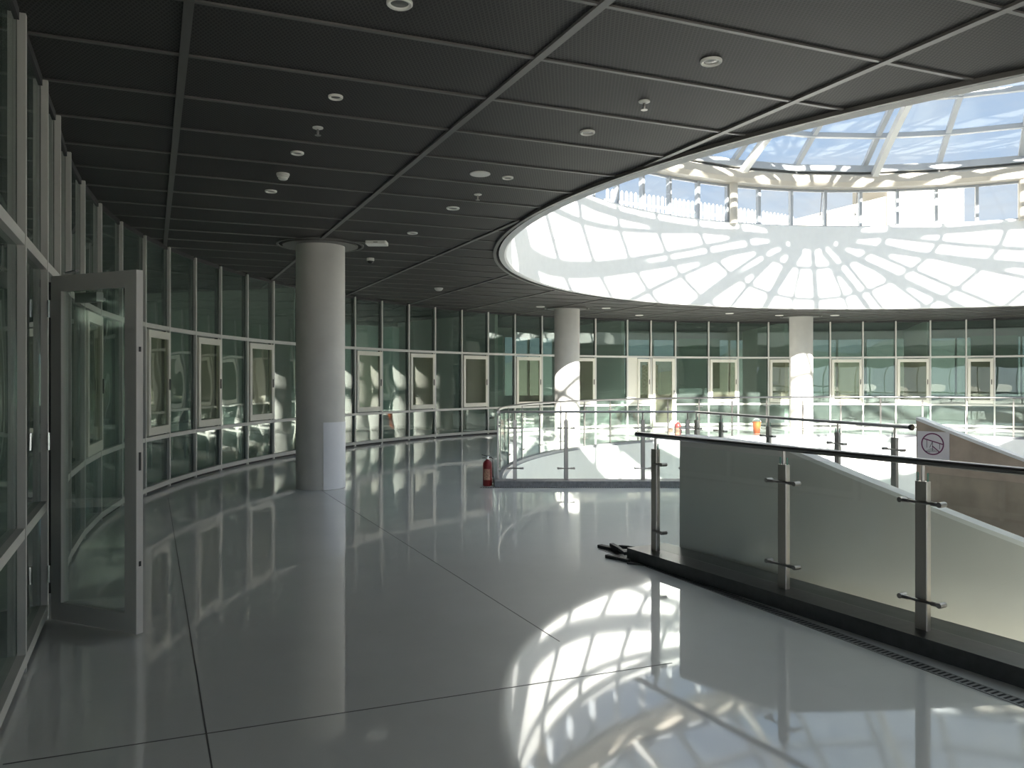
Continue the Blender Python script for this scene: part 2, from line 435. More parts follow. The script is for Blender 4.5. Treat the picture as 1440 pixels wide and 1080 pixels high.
# clerestory band
for k in range(60):
    a0 = 87 + 6 * k - 360 * (k > 45); a1 = a0 + 6
    p0, p1 = ang(a0, RO + 0.13), ang(a1, RO + 0.13)
    w = empty('window_%d' % (101 + k), (p0.x, p0.y, SILL),
              'clear clerestory pane under the dome beam, %s along the band from the fan of shadows' % ('number %d' % (k + 1)) if k else
              'clear clerestory pane under the dome beam, above the fan of shadows', 'clerestory window', 'clerestory panes around the drum', 'structure')
    mb = MB(); d = (p1 - p0).normalized(); nrm = Vector((d.y, -d.x))
    mb.beam(v3(p0, SILL), v3(p0, HEAD), 0.075, 0.13, up=v3(ang(a0, 1) - Vector((CX, CY)), 0))
    mb.build('mullion', 'dome_mullion', w)
    mb = MB(); mb.beam(v3(p0, (SILL + HEAD) / 2), v3(p1, (SILL + HEAD) / 2), 0.012, HEAD - SILL)
    mb.build('pane', 'pane_dome', w)
    mb = MB(); mb.beam(v3(p0, HEAD - 0.03), v3(p1, HEAD - 0.03), 0.07, 0.06); mb.beam(v3(p0, SILL + 0.015), v3(p1, SILL + 0.015), 0.07, 0.03)
    mb.build('frame', 'dome_mullion', w)
    if k in (0, 1):
        mb = MB(); q = p0 + d * 0.10 + (Vector((CX, CY)) - p0).normalized() * 0.06
        mb.tube([v3(q, HEAD - 0.08), v3(q + d * 0.06, SILL + 0.33)], 0.012, 6); mb.box(v3(q + d * 0.06, SILL + 0.33), (0.05, 0.05, 0.05))
        mb.tube([v3(q + d * 0.06, SILL + 0.33), v3(q + d * 0.16, SILL + 0.04)], 0.008, 6)
        mb.build('stay_arm', 'steel', w)

# ------------------------------------------------------------------ dome
APEX = 10.08; ZB = 7.30; RB = 9.02
RS = (RB ** 2 + (APEX - ZB) ** 2) / (2 * (APEX - ZB)); ZC = APEX - RS
def dz(r): return ZC + math.sqrt(RS * RS - r * r)
dome = empty('skylight_dome', (CX, CY, HEAD), 'white steel and glass dome skylight over the round opening', 'skylight', kind='structure')
RINGS = [8.13, 7.05, 5.9, 4.7, 3.4, 2.1]
HUB = 0.75
mb = MB(); mb.lathe([(RO + 0.30, HEAD), (RO - 0.20, HEAD), (RO - 0.30, HEAD + 0.10), (RO - 0.30, HEAD + 0.28), (RO - 0.16, BEAM - 0.06), (RO + 0.30, BEAM), (RO + 0.30, HEAD)], (CX, CY, 0), 30, math.radians(87), math.radians(447))
mb.build('ring_beam', 'beam_paint', dome)
mb = MB(); mb.lathe([(RB + 0.14, BEAM - 0.02), (RB - 0.12, BEAM - 0.02), (RB - 0.12, ZB + 0.02), (RB + 0.14, ZB + 0.02)], (CX, CY, 0), 30, math.radians(87), math.radians(447))
mb.build('base_curb', 'dome_mullion', dome)
def arc(a_, r0_, r1_, off=0.0, n=9):
    out = []
    for i in range(n + 1):
        r = r0_ + (r1_ - r0_) * i / n; p = ang(a_, r); out.append(v3(p, dz(r) + off))
    return out
for k in range(30):
    a_ = 87 + 12 * k
    prim = k % 2 == 0
    mb = MB(); pts = arc(a_, RB, HUB if prim else 2.1)
    for p, q in zip(pts[:-1], pts[1:]): mb.beam(p, q, 0.125, 0.12)
    rib = mb.build('rafter', 'dome_mullion', dome)
    if prim:
        mb = MB(); pts = arc(a_ - 1.5, RB - 0.05, HUB, -0.34)
        for p, q in zip(pts[:-1], pts[1:]): mb.beam(p, q, 0.15, 0.18)
        mb.build('main_rib', 'dome_paint', dome)
    else:
        mb = MB(); p = ang(a_, RB - 0.04); mb.beam(v3(p, BEAM - 0.12), v3(p, dz(RB) + 0.02), 0.05, 0.05); mb.build('bracket', 'dome_paint', dome)
allr = [RB] + RINGS + [HUB]
for r in RINGS:
    mb = MB()
    for k in range(30):
        p, q = ang(87 + 12 * k, r), ang(99 + 12 * k, r)
        mb.beam(v3(p, dz(r)), v3(q, dz(r)), 0.13, 0.12)
    mb.build('purlin_ring', 'dome_mullion', dome)
mb = MB(); mb.lathe([(0.02, -0.3), (HUB, -0.3), (HUB, 0.08), (0.02, 0.10)], (CX, CY, APEX - 0.02), 30); mb.build('hub', 'dome_paint', dome)
for ro_, ri_ in zip(allr[:-1], allr[1:]):
    mb = MB()
    for k in range(30):
        a_, b_ = 87 + 12 * k, 99 + 12 * k
        q = [v3(ang(a_, ro_), dz(ro_)), v3(ang(b_, ro_), dz(ro_)), v3(ang(b_, ri_), dz(ri_)), v3(ang(a_, ri_), dz(ri_))]
        q2 = [p + Vector((0, 0, 0.012)) for p in q]
        mb.add(q + q2, [(0, 1, 2, 3), (7, 6, 5, 4)])
    mb.build('glazing_ring', 'pane_dome', dome)
for a_ in (15, 63, 111, 159, 207, 255, 303):
    mb = MB(); p = ang(a_ - 0.4, RO - 0.06); mb.tube([v3(p, SILL - 0.05), v3(p, BEAM - 0.05)], 0.105, 14); mb.build('post', 'beam_paint', dome, smooth=True)

# things on the roof, seen through the clerestory
pts0, pts1 = Vector((3.0, 25.2)), Vector((10.6, 29.4))
mb = MB(); mb.beam(v3(pts0, 5.8), v3(pts1, 5.8), 0.25, 1.1)
tag(mb.build('wall_roof_parapet', 'roof_white'), 'white roof parapet below the picket fence', 'wall', kind='structure')
fe = empty('picket_fence', v3(pts0, 6.35), 'white picket fence on the roof seen through the clerestory', 'fence')
dfe = (pts1 - pts0); nfe = 46
for i in range(nfe):
    p = pts0 + dfe * ((i + 0.5) / nfe); mb = MB()
    w_ = 0.045; z0, z1 = 6.35, 7.72
    t = dfe.normalized() * w_; n_ = Vector((-t.y, t.x)).normalized() * 0.02
    prof = [(-1, z0), (1, z0), (1, z1 - 0.07), (0, z1), (-1, z1 - 0.07)]
    fr = [v3(p + t * x - n_, z) for x, z in prof] + [v3(p + t * x + n_, z) for x, z in prof]
    mb.add(fr, [(0, 1, 2, 3, 4), (9, 8, 7, 6, 5)] + [(j, j + 5, (j + 1) % 5 + 5, (j + 1) % 5) for j in range(5)])
    mb.build('picket', 'white_paint', fe)
mb = MB(); off = Vector((-dfe.y, dfe.x)).normalized() * 0.04
mb.beam(v3(pts0 + off, 7.35), v3(pts1 + off, 7.35), 0.03, 0.07); mb.beam(v3(pts0 + off, 6.5), v3(pts1 + off, 6.5), 0.03, 0.07)
mb.build('fence_rail', 'white_paint', fe)
hs = empty('rooftop_house', (15.0, 31.0, 5.25), 'cream rooftop stair house seen through the clerestory', 'building')
mb = MB(); mb.box((15.6, 31.0, 7.4), (2.9, 3.0, 4.3)); mb.build('tower', 'house_cream', hs)
mb = MB()
sl = [(9.6, 5.25), (14.2, 5.25), (14.2, 8.5), (9.6, 7.35)]
mb.add([(x, 29.6, z) for x, z in sl] + [(x, 32.0, z) for x, z in sl], [(0, 1, 2, 3), (7, 6, 5, 4)] + [(j, j + 4, (j + 1) % 4 + 4, (j + 1) % 4) for j in range(4)])
mb.build('stair_wing', 'house_cream', hs)
mb = MB(); mb.add([(12.2, 29.4, 6.7), (16.4, 29.4, 7.7), (16.4, 29.4, 7.45), (12.2, 29.4, 6.45), (12.2, 29.7, 6.7), (16.4, 29.7, 7.7), (16.4, 29.7, 7.45), (12.2, 29.7, 6.45)],
       [(3, 2, 1, 0), (4, 5, 6, 7), (0, 1, 5, 4), (1, 2, 6, 5), (2, 3, 7, 6), (3, 0, 4, 7)]); mb.build('canopy', 'house_shade', hs)

# ------------------------------------------------------------------ glazed wall of the corridor
TL, TU = 0.74, 2.288
near_pts = [Vector(p) for p in ((-1.85, 2.45), (-2.13, 3.20), (-2.57, 4.14), (-3.00, 5.06), (-3.305, 5.73), (-3.747, 6.65), (-4.146, 7.60), (-4.493, 8.57))]
angs = [190.71, 186.94, 183.16, 179.1, 175.23, 171.16, 167.16, 163.07, 158.89, 154.58, 150.39, 146.19, 142.07, 137.89, 133.77,
        129.58, 125.37, 121.26, 117.11, 112.28, 108.73, 105.1, 100.27, 96.06, 91.82, 87.75, 83.51, 79.29, 75.19, 71.02, 66.86, 63.68, 60.12,
        55.9, 51.7, 47.5, 43.3, 39.1]
RW = 14.05
PTS = near_pts + [ang(t, RW) for t in angs]
i0 = len(near_pts)
KIND = {}
KIND[3] = 'door_open'
for j in range(len(PTS) - 1):
    KIND.setdefault(j, 'fixed')
# opening sashes by the photographed bays (index of the bay's first point counted from angle list)
for s in (0 + 1, 3, 5, 9, 11, 13, 15, 17, 22, 24, 26, 28, 30):
    KIND[i0 + s] = 'sash'
KIND[i0 + 19] = 'sidelight'; KIND[i0 + 20] = 'door_shut'
KIND[i0 - 2] = 'sash'
def zbox(mb, p, q, inn, z0, z1, d0, d1):
    """slab between p and q, from depth d0 to d1 behind the front face"""
    a0_, a1_ = p - inn[0] * d0, q - inn[1] * d0; b0_, b1_ = p - inn[0] * d1, q - inn[1] * d1
    mb.add([v3(a0_, z0), v3(a1_, z0), v3(b1_, z0), v3(b0_, z0), v3(a0_, z1), v3(a1_, z1), v3(b1_, z1), v3(b0_, z1)],
           [(3, 2, 1, 0), (4, 5, 6, 7), (0, 1, 5, 4), (1, 2, 6, 5), (2, 3, 7, 6), (3, 0, 4, 7)])
def inward(j):
    a_ = PTS[max(0, j - 1)]; b_ = PTS[min(len(PTS) - 1, j + 1)]
    d = (b_ - a_).normalized(); n = Vector((d.y, -d.x))
    return n if n.dot(Vector((CX, CY)) - PTS[j]) > 0 else -n
COLS = [('left', Vector((-2.76, 11.28)), 184.4), ('middle', Vector((1.50, 21.33)), 129.6), ('right', Vector((8.88, 24.03)), 90.8)]
def bay_label(j, kind):
    what = {'fixed': 'fixed green-tinted glazed bay', 'sash': 'glazed bay with a pale framed opening sash', 'sidelight': 'glazed bay with a narrow door sidelight',
            'door_shut': 'glazed bay with a closed pale framed door', 'door_open': 'glazed bay with the open door frame'}[kind]
    k = j - i0
    if k < 0: where = ['beside the camera at the left edge', 'beside the camera, before the open door', 'just in front of the open door',
                       'where the open door hangs', 'just behind the open door', 'second behind the open door', 'third behind the open door', 'fourth behind the open door'][j]
    elif k < 8: where = '%s right of the open door' % ORD[k]
    elif k < 18: where = '%s right of the big left column' % ORD[k - 8]
    elif k < 26: where = '%s right of the middle column' % ORD[k - 18]
    else: where = '%s right of the right column' % ORD[k - 26]
    return '%s, %s' % (what, where)
for j in range(len(PTS) - 1):
    p, q = PTS[j], PTS[j + 1]; d = (q - p).normalized(); inn = (inward(j), inward(j + 1)); kind = KIND[j]
    w = empty('door_2' if kind == 'door_shut' else 'window_%d' % (j + 1), v3(p, 0), bay_label(j, kind), 'window', 'glazed bays of the curved corridor wall', 'structure')
    mb = MB(); nn = inn[0]; tt = Vector((nn.y, -nn.x))
    c = p - nn * 0.02
    mb.beam(v3(c, 0.0), v3(c, CEIL - 0.02), 0.042, 0.04, up=v3(nn, 0)); 
    mu_ = mb.build('mullion', 'mullion_paint', w)
    mb = MB(); c2 = p - nn * 0.085; mb.beam(v3(c2, 0.0), v3(c2, CEIL - 0.02), 0.05, 0.06, up=v3(nn, 0)); mb.build('outer_mullion', 'gasket', mu_, base=v3(p, 0))
    a_, b_ = p + d * 0.02, q - d * 0.02
    mb = MB(); zbox(mb, a_, b_, inn, TU - 0.03, TU + 0.03, 0.004, 0.11)
    if kind not in ('door_open', 'door_shut'): zbox(mb, a_, b_, inn, TL - 0.028, TL + 0.028, 0.004, 0.11)
    mb.build('transom', 'mullion_paint', w)
    mb = MB(); zbox(mb, a_, b_, inn, CEIL - 0.06, CEIL, 0.03, 0.11); mb.build('head_trim', 'gasket', w)  # black strip: shade of the recess under the ceiling put into colour
    if kind not in ('door_open', 'door_shut'):
        mb = MB(); zbox(mb, a_, b_, inn, 0.035, 0.10, 0.0, 0.11); mb.build('base_rail', 'mullion_paint', w)
        mb = MB(); zbox(mb, a_, b_, inn, 0.0, 0.035, 0.03, 0.11); mb.build('base_gap', 'gasket', w)  # black strip stands for the shadow line below the base rail
    gl = MB(); zbox(gl, a_, b_, inn, TU + 0.03, CEIL - 0.05, 0.042, 0.054); gl.build('upper_pane', 'pane_green', w)
    if kind in ('fixed', 'sash', 'sidelight'):
        gl = MB(); zbox(gl, a_, b_, inn, 0.10, TL - 0.028, 0.042, 0.054); gl.build('lower_pane', 'pane_green', w)
    if kind == 'fixed':
        gl = MB(); zbox(gl, a_, b_, inn, TL + 0.028, TU - 0.03, 0.042, 0.054); gl.build('middle_pane', 'pane_green', w)
    if kind in ('sash', 'sidelight'):
        sa, sb = p + d * 0.045, q - d * 0.045
        if kind == 'sidelight': sa = p + d * (0.37)
        z0, z1 = TL + 0.05, TU - 0.06
        mb = MB()
        zbox(mb, sa, sa + d * 0.075, (inn[0], inn[0]), z0, z1, -0.02, 0.038); zbox(mb, sb - d * 0.075, sb, (inn[1], inn[1]), z0, z1, -0.02, 0.038)
        zbox(mb, sa + d * 0.075, sb - d * 0.075, inn, z0, z0 + 0.11, -0.02, 0.038); zbox(mb, sa + d * 0.075, sb - d * 0.075, inn, z1 - 0.10, z1, -0.02, 0.038)
        fr = mb.build('sash', 'sash_paint', w)
        gl = MB(); zbox(gl, sa + d * 0.075, sb - d * 0.075, inn, z0 + 0.11, z1 - 0.10, 0.0, 0.012); gl.build('sash_pane', 'pane_clear', fr, base=v3(p, 0))
        hd = MB(); h = sb - d * 0.04 + inn[1] * 0.02; hd.beam(v3(h, 1.40), v3(h, 1.56), 0.02, 0.03, up=v3(inn[1], 0)); hd.build('handle', 'black_plastic', fr, base=v3(p, 0))
        mb = MB(); zbox(mb, a_, sa, inn, z0 - 0.02, z1 + 0.03, 0.04, 0.05); zbox(mb, sb, b_, inn, z0 - 0.02, z1 + 0.03, 0.04, 0.05); mb.build('reveal', 'sash_paint', w)
    if kind == 'door_shut':
        sa, sb = p + d * 0.04, q - d * 0.04; z0, z1 = 0.02, TU - 0.04
        mb = MB()
        zbox(mb, sa, sa + d * 0.10, (inn[0], inn[0]), z0, z1, -0.02, 0.04); zbox(mb, sb - d * 0.10, sb, (inn[1], inn[1]), z0, z1, -0.02, 0.04)
        zbox(mb, sa + d * 0.10, sb - d * 0.10, inn, z0, z0 + 0.12, -0.02, 0.04); zbox(mb, sa + d * 0.10, sb - d * 0.10, inn, z1 - 0.10, z1, -0.02, 0.04)
        fr = mb.build('door_leaf', 'sash_paint', w)
        gl = MB(); zbox(gl, sa + d * 0.10, sb - d * 0.10, inn, z0 + 0.12, z1 - 0.10, 0.0, 0.012); gl.build('door_pane', 'pane_clear', fr, base=v3(p, 0))
        hd = MB(); h = sb - d * 0.05 + inn[1] * 0.05; hd.beam(v3(h, 0.9), v3(h, 1.2), 0.025, 0.03, up=v3(inn[1], 0)); hd.build('handle', 'chrome', fr, base=v3(p, 0))
# outer walls of the rooms behind the glass
RR = 19.5
def curved_wall(name, a0_, a1_, z0, z1, mat, label, r=RR, th=0.15):
    mb = MB(); n = max(2, int(abs(a1_ - a0_) / 3))
    mb.lathe([(r, z0), (r + th, z0), (r + th, z1), (r, z1), (r, z0)], (CX, CY, 0), n, math.radians(a0_), math.radians(a1_))
    return tag(mb.build(name, mat, smooth=True), label, 'wall', kind='structure')
curved_wall('wall_rooms_left', 131, 152, 0, 0.5, 'room_wall', 'low wall under the blinds of the rooms behind the left glazing')
curved_wall('wall_rooms_band', 131, 152, 3.35, CEIL, 'room_wall', 'wall band above the blinds of the rooms behind the left glazing')
for k in range(7):
    a_ = 131 + k * 3.0; p, q = ang(a_, RR + 0.07), ang(a_ + 3.0, RR + 0.07)
    w = empty('window_%d' % (451 + k), v3(p, 0.5), 'outer window behind a drawn blind, number %d from the right' % (k + 1), 'window', 'outer windows with drawn blinds', 'structure')
    mb = MB(); mb.beam(v3(p, 0.5), v3(p, 3.35), 0.07, 0.10, up=v3(ang(a_, 1) - Vector((CX, CY)), 0)); mb.build('mullion', 'mullion_paint', w)
    mb = MB(); mb.beam(v3(p, 1.925), v3(q, 1.925), 0.012, 2.85); mb.build('pane', 'pane_dome', w)
    p, q = ang(a_ + 0.06, RR - 0.10), ang(a_ + 2.94, RR - 0.10)
    mb = MB(); mb.beam(v3(p, 1.93), v3(q, 1.93), 0.004, 2.8); tag(mb.build('roller_blind', 'blind_fabric'), 'pale drawn roller blind behind the glazing right of the big column, %s from the right' % ORD[k], 'blind', 'drawn roller blinds')
curved_wall('wall_rooms_corner', 198, 217.4, 0, CEIL, 'room_wall', 'grey outer wall near the left end of the rooms')
curved_wall('wall_left_sill', 152, 198, 0, 1.0, 'room_wall', 'low wall under the windows of the left rooms')
curved_wall('wall_left_head', 152, 198, 2.1, CEIL, 'room_wall', 'wall band above the windows of the left rooms')
for k in range(12):
    a_ = 152 + k * 46 / 12; p, q = ang(a_, RR + 0.07), ang(a_ + 46 / 12, RR + 0.07)
    w = empty('window_%d' % (401 + k), v3(p, 1.0), 'outer window of the left rooms, number %d from the far end' % (k + 1), 'window', 'outer windows of the left rooms', 'structure')
    mb = MB(); mb.beam(v3(p, 1.0), v3(p, 2.1), 0.07, 0.10, up=v3(ang(a_, 1) - Vector((CX, CY)), 0)); mb.build('mullion', 'mullion_paint', w)
    mb = MB(); mb.beam(v3(p, 1.55), v3(q, 1.55), 0.012, 1.1); mb.build('pane', 'pane_back', w)
curved_wall('wall_behind_sill', 217.4, 322, 0, 0.12, 'room_partition', 'low wall under the windows behind the viewer')
curved_wall('wall_behind_head', 217.4, 322, 2.6, CEIL, 'room_partition', 'wall band above the windows behind the viewer')
for k in range(25):  # unseen windows added to bring in daylight from behind
    a_ = 217.4 + k * 4.184; p, q = ang(a_, RR + 0.07), ang(a_ + 4.184, RR + 0.07)
    w = empty('window_%d' % (301 + k), v3(p, 0.12), 'clear window behind the viewer, number %d from the left end' % (k + 1), 'window', 'windows behind the viewer', 'structure')
    mb = MB(); mb.beam(v3(p, 0.12), v3(p, 2.6), 0.07, 0.10, up=v3(ang(a_, 1) - Vector((CX, CY)), 0)); mb.build('mullion', 'mullion_paint', w)
    mb = MB(); mb.beam(v3(p, 1.36), v3(q, 1.36), 0.012, 2.48); mb.build('pane', 'pane_dome', w)
curved_wall('wall_rooms_sill', 38, 131, 0, 0.95, 'room_wall', 'low wall under the outer windows of the far rooms')
curved_wall('wall_rooms_head', 38, 131, 3.15, CEIL, 'room_wall', 'wall band above the outer windows of the far rooms')
curved_wall('wall_right', -42, 39, 0, CEIL, 'room_wall', 'grey curved wall closing the corridor on the right', r=14.05)
mb = MB()
p, q = ang(39, 14.0), ang(38, RR); mb.beam(v3(p, CEIL / 2), v3(q, CEIL / 2), 0.15, CEIL)
p, q = ang(-42, 14.0), ang(-38, RR); mb.beam(v3(p, CEIL / 2), v3(q, CEIL / 2), 0.15, CEIL)
tag(mb.build('wall_rooms_right', 'room_wall'), 'cross wall at the right end of the far rooms', 'wall', kind='structure')
mb = MB(); mb.beam(v3(near_pts[0] + Vector((-0.15, -0.05)), CEIL / 2), v3(Vector((-8.0, 2.4)), CEIL / 2), 0.15, CEIL)
tag(mb.build('wall_near', 'room_wall'), 'cross wall at the near end of the left rooms', 'wall', kind='structure')
for n_, (a_, r_) in enumerate(((162.0, 1.0), (131.5, 1.0), (112.3, 1.0), (89.0, 1.0), (71.0, 1.0))):
    mb = MB(); p, q = ang(a_, 14.35), ang(a_, RR - 0.02); mb.beam(v3(p, CEIL / 2), v3(q, CEIL / 2), 0.12, CEIL)
    tag(mb.build('wall_partition_%d' % (n_ + 1), 'room_partition'), 'pale partition between two rooms, %s from the left' % ORD[n_], 'wall', kind='structure')
a_ = 38; n_ = 0
while a_ < 130.5:
    p, q = ang(a_, RR + 0.07), ang(a_ + 3.1, RR + 0.07); n_ += 1
    w = empty('window_%d' % (200 + n_), v3(p, 0.95), 'outer window of the far rooms, number %d from the right end' % n_, 'window', 'outer windows of the far rooms', 'structure')
    mb = MB(); mb.beam(v3(p, 0.95), v3(p, 3.15), 0.07, 0.10, up=v3(ang(a_, 1) - Vector((CX, CY)), 0)); mb.build('mullion', 'mullion_paint', w)
    mb = MB(); mb.beam(v3(p, 2.05), v3(q, 2.05), 0.012, 2.2); mb.build('pane', 'pane_back', w)
    a_ += 3.1
# blinds in some far rooms
for n_, (a0_, a1_, z0_) in enumerate(((119, 130, 0.95), (104, 108.2, 0.95), (92, 97, 1.2), (60, 64.5, 1.0), (83, 86.5, 2.0))):
    mb = MB(); mb.lathe([(RR - 0.12, z0_), (RR - 0.10, z0_), (RR - 0.10, 3.2), (RR - 0.12, 3.2), (RR - 0.12, z0_)], (CX, CY, 0), 6, math.radians(a0_), math.radians(a1_))
    tag(mb.build('roller_blind', 'blind_green'), 'green roller blind on the outer windows, %s from the left' % ['first', 'second', 'third', 'fifth', 'fourth'][n_], 'blind', 'roller blinds in the far rooms')
# hills and ground outside
mb = MB(); R1 = 95.0; n = 70
vs = []; fs = []
for t in range(n + 1):
    a_ = 20 + 130 * t / n
    h = 4.6 + 1.6 * math.sin(t * 0.31) + 1.0 * math.sin(t * 0.83 + 1.3) + 0.5 * math.sin(t * 2.1)
    for r, z in ((70, -4.8), (86, h * 0.6), (R1, h), (110, h * 0.5), (130, -4.8)):
        p = ang(a_, r); vs.append(v3(p, z))
for t in range(n):
    for i in range(4): fs.append((t * 5 + i, t * 5 + i + 1, t * 5 + i + 6, t * 5 + i + 5))
mb.add(vs, fs); tag(mb.build('hills', 'hill_green', smooth=True), 'dark wooded hills far behind the outer windows', 'hills', kind='structure')
mb = MB(); mb.lathe([(20.15, -4.65), (400, -4.65)], (CX, CY, 0), 48)
tag(mb.build('ground', 'ground_earth'), 'bare ground outside the building', 'ground', kind='structure')

# ------------------------------------------------------------------ open glass door on the left
HJ = Vector((-2.965, 5.03)); FE = Vector((-2.27, 4.72))
dd = (FE - HJ).normalized(); dn = Vector((dd.y, -dd.x))       # towards the camera side
if dn.y > 0: dn = -dn
LW = (FE - HJ).length; z0, z1 = 0.012, 2.215
dr = empty('door_1', v3(HJ, 0), 'grey framed glass door standing open into the corridor', 'door', kind='structure')
def dbox(mb, s0, s1, za, zb, n0=0.0, n1=-0.05):
    a_, b_ = HJ + dd * s0, HJ + dd * s1
    c = [a_ + dn * n0, b_ + dn * n0, b_ + dn * n1, a_ + dn * n1]
    mb.add([v3(p, za) for p in c] + [v3(p, zb) for p in c], [(3, 2, 1, 0), (4, 5, 6, 7), (0, 1, 5, 4), (1, 2, 6, 5), (2, 3, 7, 6), (3, 0, 4, 7)])
mb = MB(); dbox(mb, 0, 0.095, z0, z1); dbox(mb, LW - 0.095, LW, z0, z1); dbox(mb, 0.095, LW - 0.095, z0, z0 + 0.115); dbox(mb, 0.095, LW - 0.095, z1 - 0.10, z1)
leaf = mb.build('frame', 'door_paint', dr)
mb = MB(); dbox(mb, LW, LW + 0.004, z0, z1, -0.001, -0.049); mb.build('edge_strip', 'door_edge', leaf, base=v3(HJ, 0))
mb = MB(); dbox(mb, 0.09, LW - 0.09, z0 + 0.11, z1 - 0.095, -0.018, -0.030); mb.build('pane', 'pane_door', dr)
for za, zh in ((0.42, 0.03), (1.0, 0.11), (1.72, 0.03)):
    mb = MB(); dbox(mb, LW + 0.004, LW + 0.008, za, za + zh, -0.018, -0.032); mb.build('lock_plate', 'black_plastic', dr)
for za in (0.25, 1.1, 1.95):
    mb = MB(); mb.tube([v3(HJ + dn * 0.012, za), v3(HJ + dn * 0.012, za + 0.11)], 0.012, 8); mb.build('hinge', 'chrome', dr)
mb = MB(); e0 = HJ + dd * 0.05 - dn * 0.06; e1 = HJ + dd * 0.24 + Vector((-0.12, 0.16))
mb.tube([v3(e0, z1 + 0.02), v3(HJ + dd * 0.22 - dn * 0.02, z1 + 0.025)], 0.011, 6); mb.build('closer_arm', 'chrome', dr)
mb = MB(); mb.box(v3(HJ + dd * 0.25 - dn * 0.08, z1 - 0.14), (0.20, 0.05, 0.06), math.atan2(dd.y, dd.x))
mb.tube([v3(HJ + dd * 0.17 - dn * 0.09, z1 - 0.14), v3(HJ + dd * 0.33 - dn * 0.13, z1 - 0.15)], 0.010, 6)
mb.build('closer_body', 'door_paint', dr)

# ------------------------------------------------------------------ columns
def column(c, idx, label):
    o = empty('column', v3(c, 0), label, 'column', kind='thing')
    mb = MB(); mb.lathe([(0.345, 0.0), (0.345, CEIL - 0.002)], (c.x, c.y, 0), 48); mb.build('shaft', 'column_concrete', o, smooth=True)
    mb = MB(); mb.lathe([(0.345, CEIL - 0.03), (0.53, CEIL - 0.03), (0.53, CEIL - 0.001)], (c.x, c.y, 0), 48); mb.build('collar', 'grid_metal', o, smooth=True)
    mb = MB(); mb.lathe([(0.53, CEIL - 0.008), (0.585, CEIL - 0.008)], (c.x, c.y, 0), 48); mb.build('shadow_gap', 'dark_gap', o, smooth=True)
    mb = MB(); mb.lathe([(0.585, CEIL - 0.002), (0.585, CEIL - 0.02), (0.615, CEIL - 0.02), (0.615, CEIL - 0.002)], (c.x, c.y, 0), 48); mb.build('rim', 'grid_metal', o, smooth=True)
    return o
for i, (nm, c, a_) in enumerate(COLS):
    o = column(c, i, ['thick round concrete column nearest the viewer, with a pale sheet at its foot', 'round column half lit by sun behind the red extinguisher railing',
                      'round column in front of the far glazing under the drum'][i])
    if i == 0:
        mb = MB(); vdir = math.atan2(-c.y, -c.x)
        mb.lathe([(0.346, 0.004), (0.352, 0.004), (0.352, 0.95), (0.346, 0.95)], (c.x, c.y, 0), 20, vdir + math.radians(6), vdir + math.radians(100))
        mb.build('wrap_sheet', 'column_wrap', o, smooth=True)
for a_, lab in ((52, 'round column beyond the right edge of the view'), (13, 'round column at the right side of the ring'), (-26, 'round column at the lower right of the ring')):
    column(ang(a_, 11.85), 9, lab)

# ------------------------------------------------------------------ railings
def railing(name, label, p0, p1, posts, zb, ztop, base_h, postw, glassmat, ends=(0.0, 0.0), rail_r=0.026, rodlen=0.12, mat='steel', end_rods=(True, True), gap=0.03, goff=0.0):
    p0 = Vector(p0); p1 = Vector(p1); d = (p1 - p0).normalized(); n = Vector((-d.y, d.x)); Lr = (p1 - p0).length
    o = empty(name, v3(p0, zb), label, 'railing')
    mb = MB(); a_ = p0 - d * ends[0]; b_ = p1 + d * ends[1]
    mb.tube([v3(a_, ztop - rail_r), v3(b_, ztop - rail_r)], rail_r, 14, flat=0.8); mb.build('handrail', 'rail_steel', o, smooth=True)
    for k, s in enumerate(posts):
        p = p0 + d * s; mb = MB()
        mb.beam(v3(p, zb), v3(p, ztop - 0.14), postw, postw * 0.55, up=v3(n, 0), bev=0.004)
        po = mb.build('post', mat, o)
        mb = MB(); mb.tube([v3(p, ztop - 0.14), v3(p, ztop - 0.04)], 0.011, 8); mb.build('spigot', 'steel_dark', po, base=v3(p0, zb), smooth=True)
        for z in (zb + 0.17, ztop - 0.26):
            mb = MB()
            s0 = -rodlen if (k > 0 or end_rods[0]) else 0.0; s1 = rodlen if (k < len(posts) - 1 or end_rods[1]) else 0.0
            q = p - n * (postw * 0.35 + 0.004)
            mb.tube([v3(q + d * s0, z), v3(q + d * s1, z)], 0.009, 8)
            for e in (s0, s1):
                if e: mb.tube([v3(q + d * (e * 0.97) - n * 0.012, z), v3(q + d * (e * 0.97) + n * 0.045, z)], 0.016, 10); mb.tube([v3(q + d * (e * 0.55), z), v3(q + d * e, z)], 0.0125, 8)
            mb.build('glass_clamp', 'steel', po, base=v3(p0, zb), smooth=True)
    allp = list(posts)
    spans = list(zip(allp[:-1], allp[1:]))
    if ends[1] > 0.4: spans.append((allp[-1], Lr + ends[1]))
    for s, e in spans:
        mb = MB(); q0, q1 = p0 + d * (s + gap) + n * goff, p0 + d * (e - gap) + n * goff
        mb.beam(v3(q0, (zb + 0.02 + ztop - 0.09) / 2), v3(q1, (zb + 0.02 + ztop - 0.09) / 2), 0.012, ztop - zb - 0.11)
        g = mb.build('glass_panel', glassmat, o)
        for qq in (q0, q1):
            mb = MB(); mb.beam(v3(qq, zb + 0.02), v3(qq, ztop - 0.09), 0.003, 0.0125, up=v3(n, 0))
            mb.build('glass_edge', 'glass_edge', g, base=v3(p0, zb))
    return o
